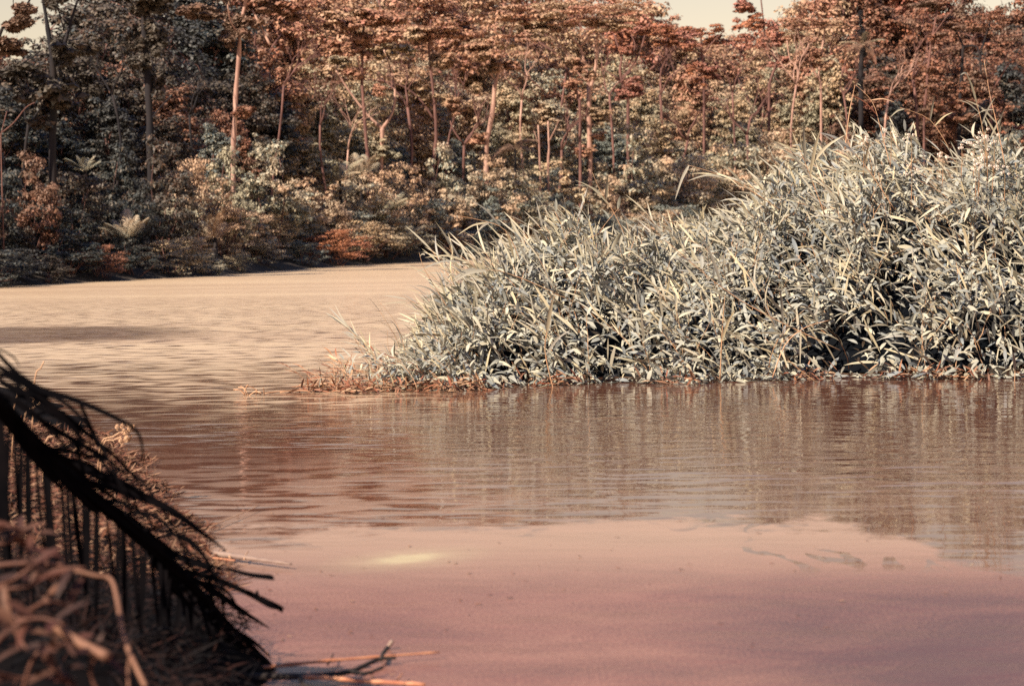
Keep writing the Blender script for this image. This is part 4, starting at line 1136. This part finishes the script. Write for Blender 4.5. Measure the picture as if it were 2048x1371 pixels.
# leaflets hanging down to the bank
for k in range(40):
    f = 0.10 + 0.84 * k / 40 + rnd.uniform(-.008, .008)
    a = sp_at(f)
    zb = float(bank_z(a.x, a.y)) * .6
    ln_ = min(a.z - max(zb, 0.02) - 0.01, rnd.uniform(.36, .5))
    if ln_ < .04: continue
    sl = rnd.uniform(-.03, .06)
    leaflet([a, a + Vector((sl * .4, -.015, -ln_ * .5)), a + Vector((sl, -.02 + rnd.uniform(-.03, .03), -ln_))], rnd.uniform(.004, .009), .35)

# tangled dead grass over the near end of the bank
n = 6500
y = rng.uniform(3.9, 6.3, n); d = rng.random(n) * 1.3 + .02
x = np.interp(y, BY_, BXx) - d
z = np.maximum(bank_z(x, y), 0) + rng.uniform(.0, .05, n)
Dv = rng.normal(size=(n, 3)) * np.array([1, 1, .45]) + np.array([.1, -.1, .35])
L_ = rng.uniform(.04, .13, (n, 1)); V, T, Q = blade_cloud(np.stack([x, y, z], 1), Dv, np.array([0, -.4, .8]) + rng.normal(size=(n, 3)) * .5, L_, L_ * rng.uniform(.012, .03, (n, 1)), rng.uniform(-.1, .6, (n, 1)))
V[:, 2] = np.maximum(V[:, 2], 0.004)
M['deadgrass'] = leaf_mat('dead_grass', [(0.004, 0.004, 0.005), (0.016, 0.008, 0.007), (0.006, 0.005, 0.006), (0.004, 0.004, 0.006), (0.034, 0.014, 0.011)], transl=0.05, rough=0.8, spec=0.1)
o = obj('dead_grass_tangle', mesh_np('dead_grass', V, [T, Q], M['deadgrass'])); tag(o, 'dark tangled dead grass under and in front of the shade-blackened palm frond', 'dead grass', kind='stuff')

# low weeds on the near bank, close to the camera
WL = [leaf_mesh(.055, .007, .2, M['weed'], .25, 5, 'herb'), leaf_mesh(.045, .007, .5, M['weed'], .25, 5, 'herb'), leaf_mesh(.065, .006, .3, M['weed'], .25, 5, 'herb')]
def weed(px, py, D, stems, label):
    b = at(px, py, D)
    t = thing('bank_weed', label, 'weed', b)
    for (pl, r) in stems:
        W3 = [at(a, c, D + rnd.uniform(-.03, .03)) - b for a, c in pl]
        q = smooth_path(W3, 4); m_ = len(q)
        mb = MB(); mb.tube(q, [r * (1 - .4 * i / m_) for i in range(m_)], 6); obj('stem', mb.mesh('stem_mesh', M['weedstem']), t)
        for k in range(4, m_, 3):
            for s_ in range(2):
                o = obj('leaf', rnd.choice(WL), t)
                d = Vector((rnd.uniform(-1, 1), rnd.uniform(-1, .3), rnd.uniform(-.4, .8)))
                orient(o, q[k], d, Vector((rnd.uniform(-.6, .6), -.6, 1)))
    return t
weed(-20, 1180, 3.2, [([(-20, 1180), (60, 1170), (110, 1140), (170, 1135)], .004), ([(-20, 1180), (40, 1150), (70, 1120), (40, 1080)], .004), ([(-10, 1190), (50, 1220), (100, 1200), (160, 1225)], .004), ([(-10, 1200), (30, 1260), (55, 1300)], .005)],
     'tangled pinkish-brown weed sprawling in front of the black frond')
weed(-20, 1300, 3.1, [([(-20, 1300), (30, 1250), (80, 1235), (130, 1250)], .004), ([(-20, 1340), (40, 1355), (90, 1350)], .004), ([(-20, 1260), (20, 1230), (60, 1255)], .004), ([(80, 1300), (110, 1340), (150, 1371)], .005)],
     'dark low weed with drooping stems in the lowest corner of the bank')
weed(-20, 1060, 3.5, [([(-20, 1060), (20, 1050), (50, 1065), (75, 1072)], .004), ([(-20, 1090), (30, 1082), (70, 1068)], .004)], 'weed with broad blurred leaves beside the hanging leaflets')
weed(20, 1400, 3.1, [([(40, 1400), (70, 1310), (120, 1290), (150, 1270)], .004), ([(200, 1390), (180, 1340), (205, 1300)], .003)], 'sparse weed under the pale broken stick')
def stick(pts, r0, r1, mat, label, name='stick', cat='stick', extra=(), D=None, z=0.02, knots=0):
    W3 = [at(*p) if len(p) == 3 else on_water(p[0], p[1], z) for p in pts]
    b = W3[0].copy(); t = thing(name, label, cat, b)
    q = smooth_path([p - b for p in W3], 4); m_ = len(q); mb = MB()
    rr_ = [r0 + (r1 - r0) * i / (m_ - 1) for i in range(m_)]
    for k in range(knots):
        i = int((k + .5) / knots * m_); rr_[min(i, m_ - 1)] *= 1.45
    mb.tube(q, rr_, 7); obj('shaft', mb.mesh('stick_mesh', M[mat]), t)
    for (pl, a, c, mt) in extra:
        q = [(at(*p) if len(p) == 3 else on_water(p[0], p[1], z)) - b for p in pl]
        q = smooth_path(q, 3); m_ = len(q); mb = MB(); mb.tube(q, [a + (c - a) * i / (m_ - 1) for i in range(m_)], 6); obj('side_twig', mb.mesh('twig_mesh', M[mt]), t)
    return t
M['palewood'] = plain_mat('pale_wood', (0.13, 0.06, 0.04), (0.20, 0.10, 0.065), 10, 0.7, 0.2)
M['darkwood'] = plain_mat('dark_wood', (0.012, 0.010, 0.010), (0.03, 0.022, 0.02), 10, 0.8, 0.2)
M['greywood'] = plain_mat('grey_wood', (0.16, 0.11, 0.10), (0.25, 0.18, 0.15), 10, 0.8, 0.2)
M['redreed'] = plain_mat('red_reed', (0.32, 0.11, 0.06), (0.44, 0.21, 0.12), 14, 0.55, 0.1)
stick([(108, 1248, 3.1), (160, 1285, 3.08), (216, 1312, 3.05)], .008, .0085, 'palewood', 'thick pale broken stick lying over the weeds')
stick([(150, 1140, 3.4), (190, 1150, 3.4), (222, 1158, 3.4), (235, 1200, 3.35), (245, 1260, 3.3), (262, 1310, 3.25), (295, 1380, 3.2)], .0035, .0048, 'palewood', 'long bent brown stem hanging down across the black frond',
      extra=[([(262, 1305, 3.25), (256, 1340, 3.25), (258, 1380, 3.2)], .003, .002, 'palewood')])
stick([(-10, 1130, 3.5), (60, 1125, 3.5), (130, 1130, 3.5)], .005, .004, 'weedstem', 'short reddish stem lying among the weeds', )
stick([(490, 1338), (560, 1330), (660, 1320), (770, 1311), (880, 1303)], .0055, .002, 'redreed', 'long orange jointed reed floating by the water\'s edge', 'reed_stick', 'stick', [([(655, 1328), (662, 1318), (666, 1306)], .003, .002, 'darkwood')], knots=5)
stick([(598, 1353), (650, 1354), (720, 1360), (790, 1364), (850, 1368)], .0055, .0045, 'redreed', 'shorter thicker orange reed piece floating below the dark branch', 'reed_stick', 'stick', [([(790, 1364), (800, 1352), (805, 1345)], .003, .002, 'redreed')], knots=4)
stick([(480, 1352), (560, 1352), (640, 1350), (700, 1342), (745, 1322), (765, 1316), (792, 1315)], .010, .004, 'darkwood', 'dark forked branch lying in the shallows between the orange reeds', 'fallen_branch', 'branch',
      [([(762, 1318), (766, 1306), (775, 1294)], .006, .006, 'darkwood'), ([(766, 1308, 5.45), (774, 1296, 5.45), (785, 1280, 5.45)], .007, .006, 'greywood'), ([(700, 1342), (730, 1345), (765, 1335)], .006, .003, 'darkwood'), ([(600, 1350), (610, 1370), (650, 1380)], .008, .004, 'darkwood')])
stick([(430, 1106), (480, 1113), (530, 1120), (582, 1127)], .010, .003, 'greywood', 'knobbly grey twig floating off the straw litter', 'twig', 'twig', [([(488, 1118), (492, 1108), (497, 1102)], .003, .002, 'drystalk')], knots=7)
stick([(350, 1062), (410, 1056), (450, 1040), (520, 1010)], .004, .0015, 'drystalk', 'thin tan stem arching out over the water from the litter', 'reed_straw', 'straw')
stick([(340, 1108), (400, 1112), (470, 1120)], .006, .003, 'redreed', 'orange reed stem lying on the litter edge', 'reed_straw', 'straw')
stick([(410, 1120), (450, 1100), (460, 1115)], .005, .003, 'drystalk', 'bent tan stem by the knobbly grey twig', 'reed_straw', 'straw')
for k, (a, b_, lab) in enumerate((((200, 890), (250, 858), 'dry seed head stalk poking out past the frond tips'), ((205, 892), (244, 872), 'second dry seed head stalk crossing the first'), ((30, 800), (60, 765), 'dry stalk behind the upper frond leaflets'),
                                  ((90, 885), (135, 862), 'reddish dry stalk laid across the frond leaflets'), ((50, 830), (80, 805), 'short dry stalk between two frond leaflets'), ((70, 755), (88, 722), 'fine curved stalk above the frond leaflets'))):
    D = 8.6
    q = [at(a[0], a[1], D), at((a[0] + b_[0]) / 2 + 2, (a[1] + b_[1]) / 2 - 2, D), at(b_[0], b_[1], D)]
    q.insert(0, q[0] + Vector((-.02, 0, -min(.25, q[0].z))))
    t = thing('dry_stalk', lab, 'stalk', q[0]); mb = MB(); mb.tube([p - q[0] for p in smooth_path(q, 3)], .003, 5); obj('stem', mb.mesh('stem_mesh', M['drystalk']), t)
    if k < 2:
        for j in range(5): obj('seed', SEEDM, t, q[-1] - q[0] + Vector((rnd.uniform(-.03, .03), 0, rnd.uniform(-.02, .02)))).scale = (1.2, 1.2, 1.2)
n = 240
y = rng.uniform(5.1, 8.6, n); x = rng.uniform(-.9, 2.2, n); x = np.maximum(x, np.interp(y, BY_, BXx) + .1)
k = rng.random(n) < .45; x[k] = np.interp(y[k], BY_, BXx) + .03 + rng.random(k.sum()) ** 2 * .5
Dv = rng.normal(size=(n, 3)) * np.array([1, 1, .0]); L_ = rng.uniform(.006, .028, (n, 1))
V, T, Q = blade_cloud(np.stack([x, y, np.full(n, .004)], 1), Dv, np.tile(np.array([0, 0, 1.0]), (n, 1)) + rng.normal(size=(n, 3)) * .15, L_, L_ * rng.uniform(.08, .22, (n, 1)), np.zeros((n, 1)))
V[:, 2] = np.maximum(V[:, 2], 0.002)
o = obj('floating_debris', mesh_np('floating_debris', V, [T, Q], M['straw'])); tag(o, 'tiny bits of straw and leaf floating on the pink film', 'debris', kind='stuff')
# tell small families of look-alike trees and shrubs apart by height
fam = {}
for o in bpy.data.objects:
    if o.get('category') in ('tree', 'shrub') and o.get('group'):
        fam.setdefault(o['label'], []).append(o)
for lab, os_ in fam.items():
    if len(os_) < 2: continue
    os_.sort(key=lambda q: -(q.location.z + q.scale.z * (16 if q['category'] == 'tree' else 5)) / q.location.y)
    names = {2: ['taller', 'shorter'], 3: ['tallest', 'mid-height', 'shortest']}.get(len(os_), ['tallest', 'second tallest', 'third tallest', 'fourth tallest', 'fifth tallest', 'sixth tallest', 'seventh tallest', 'eighth tallest'])
    for q, nm in zip(os_, names):
        q['label'] = nm + ' ' + lab
print('done', len(bpy.data.objects))
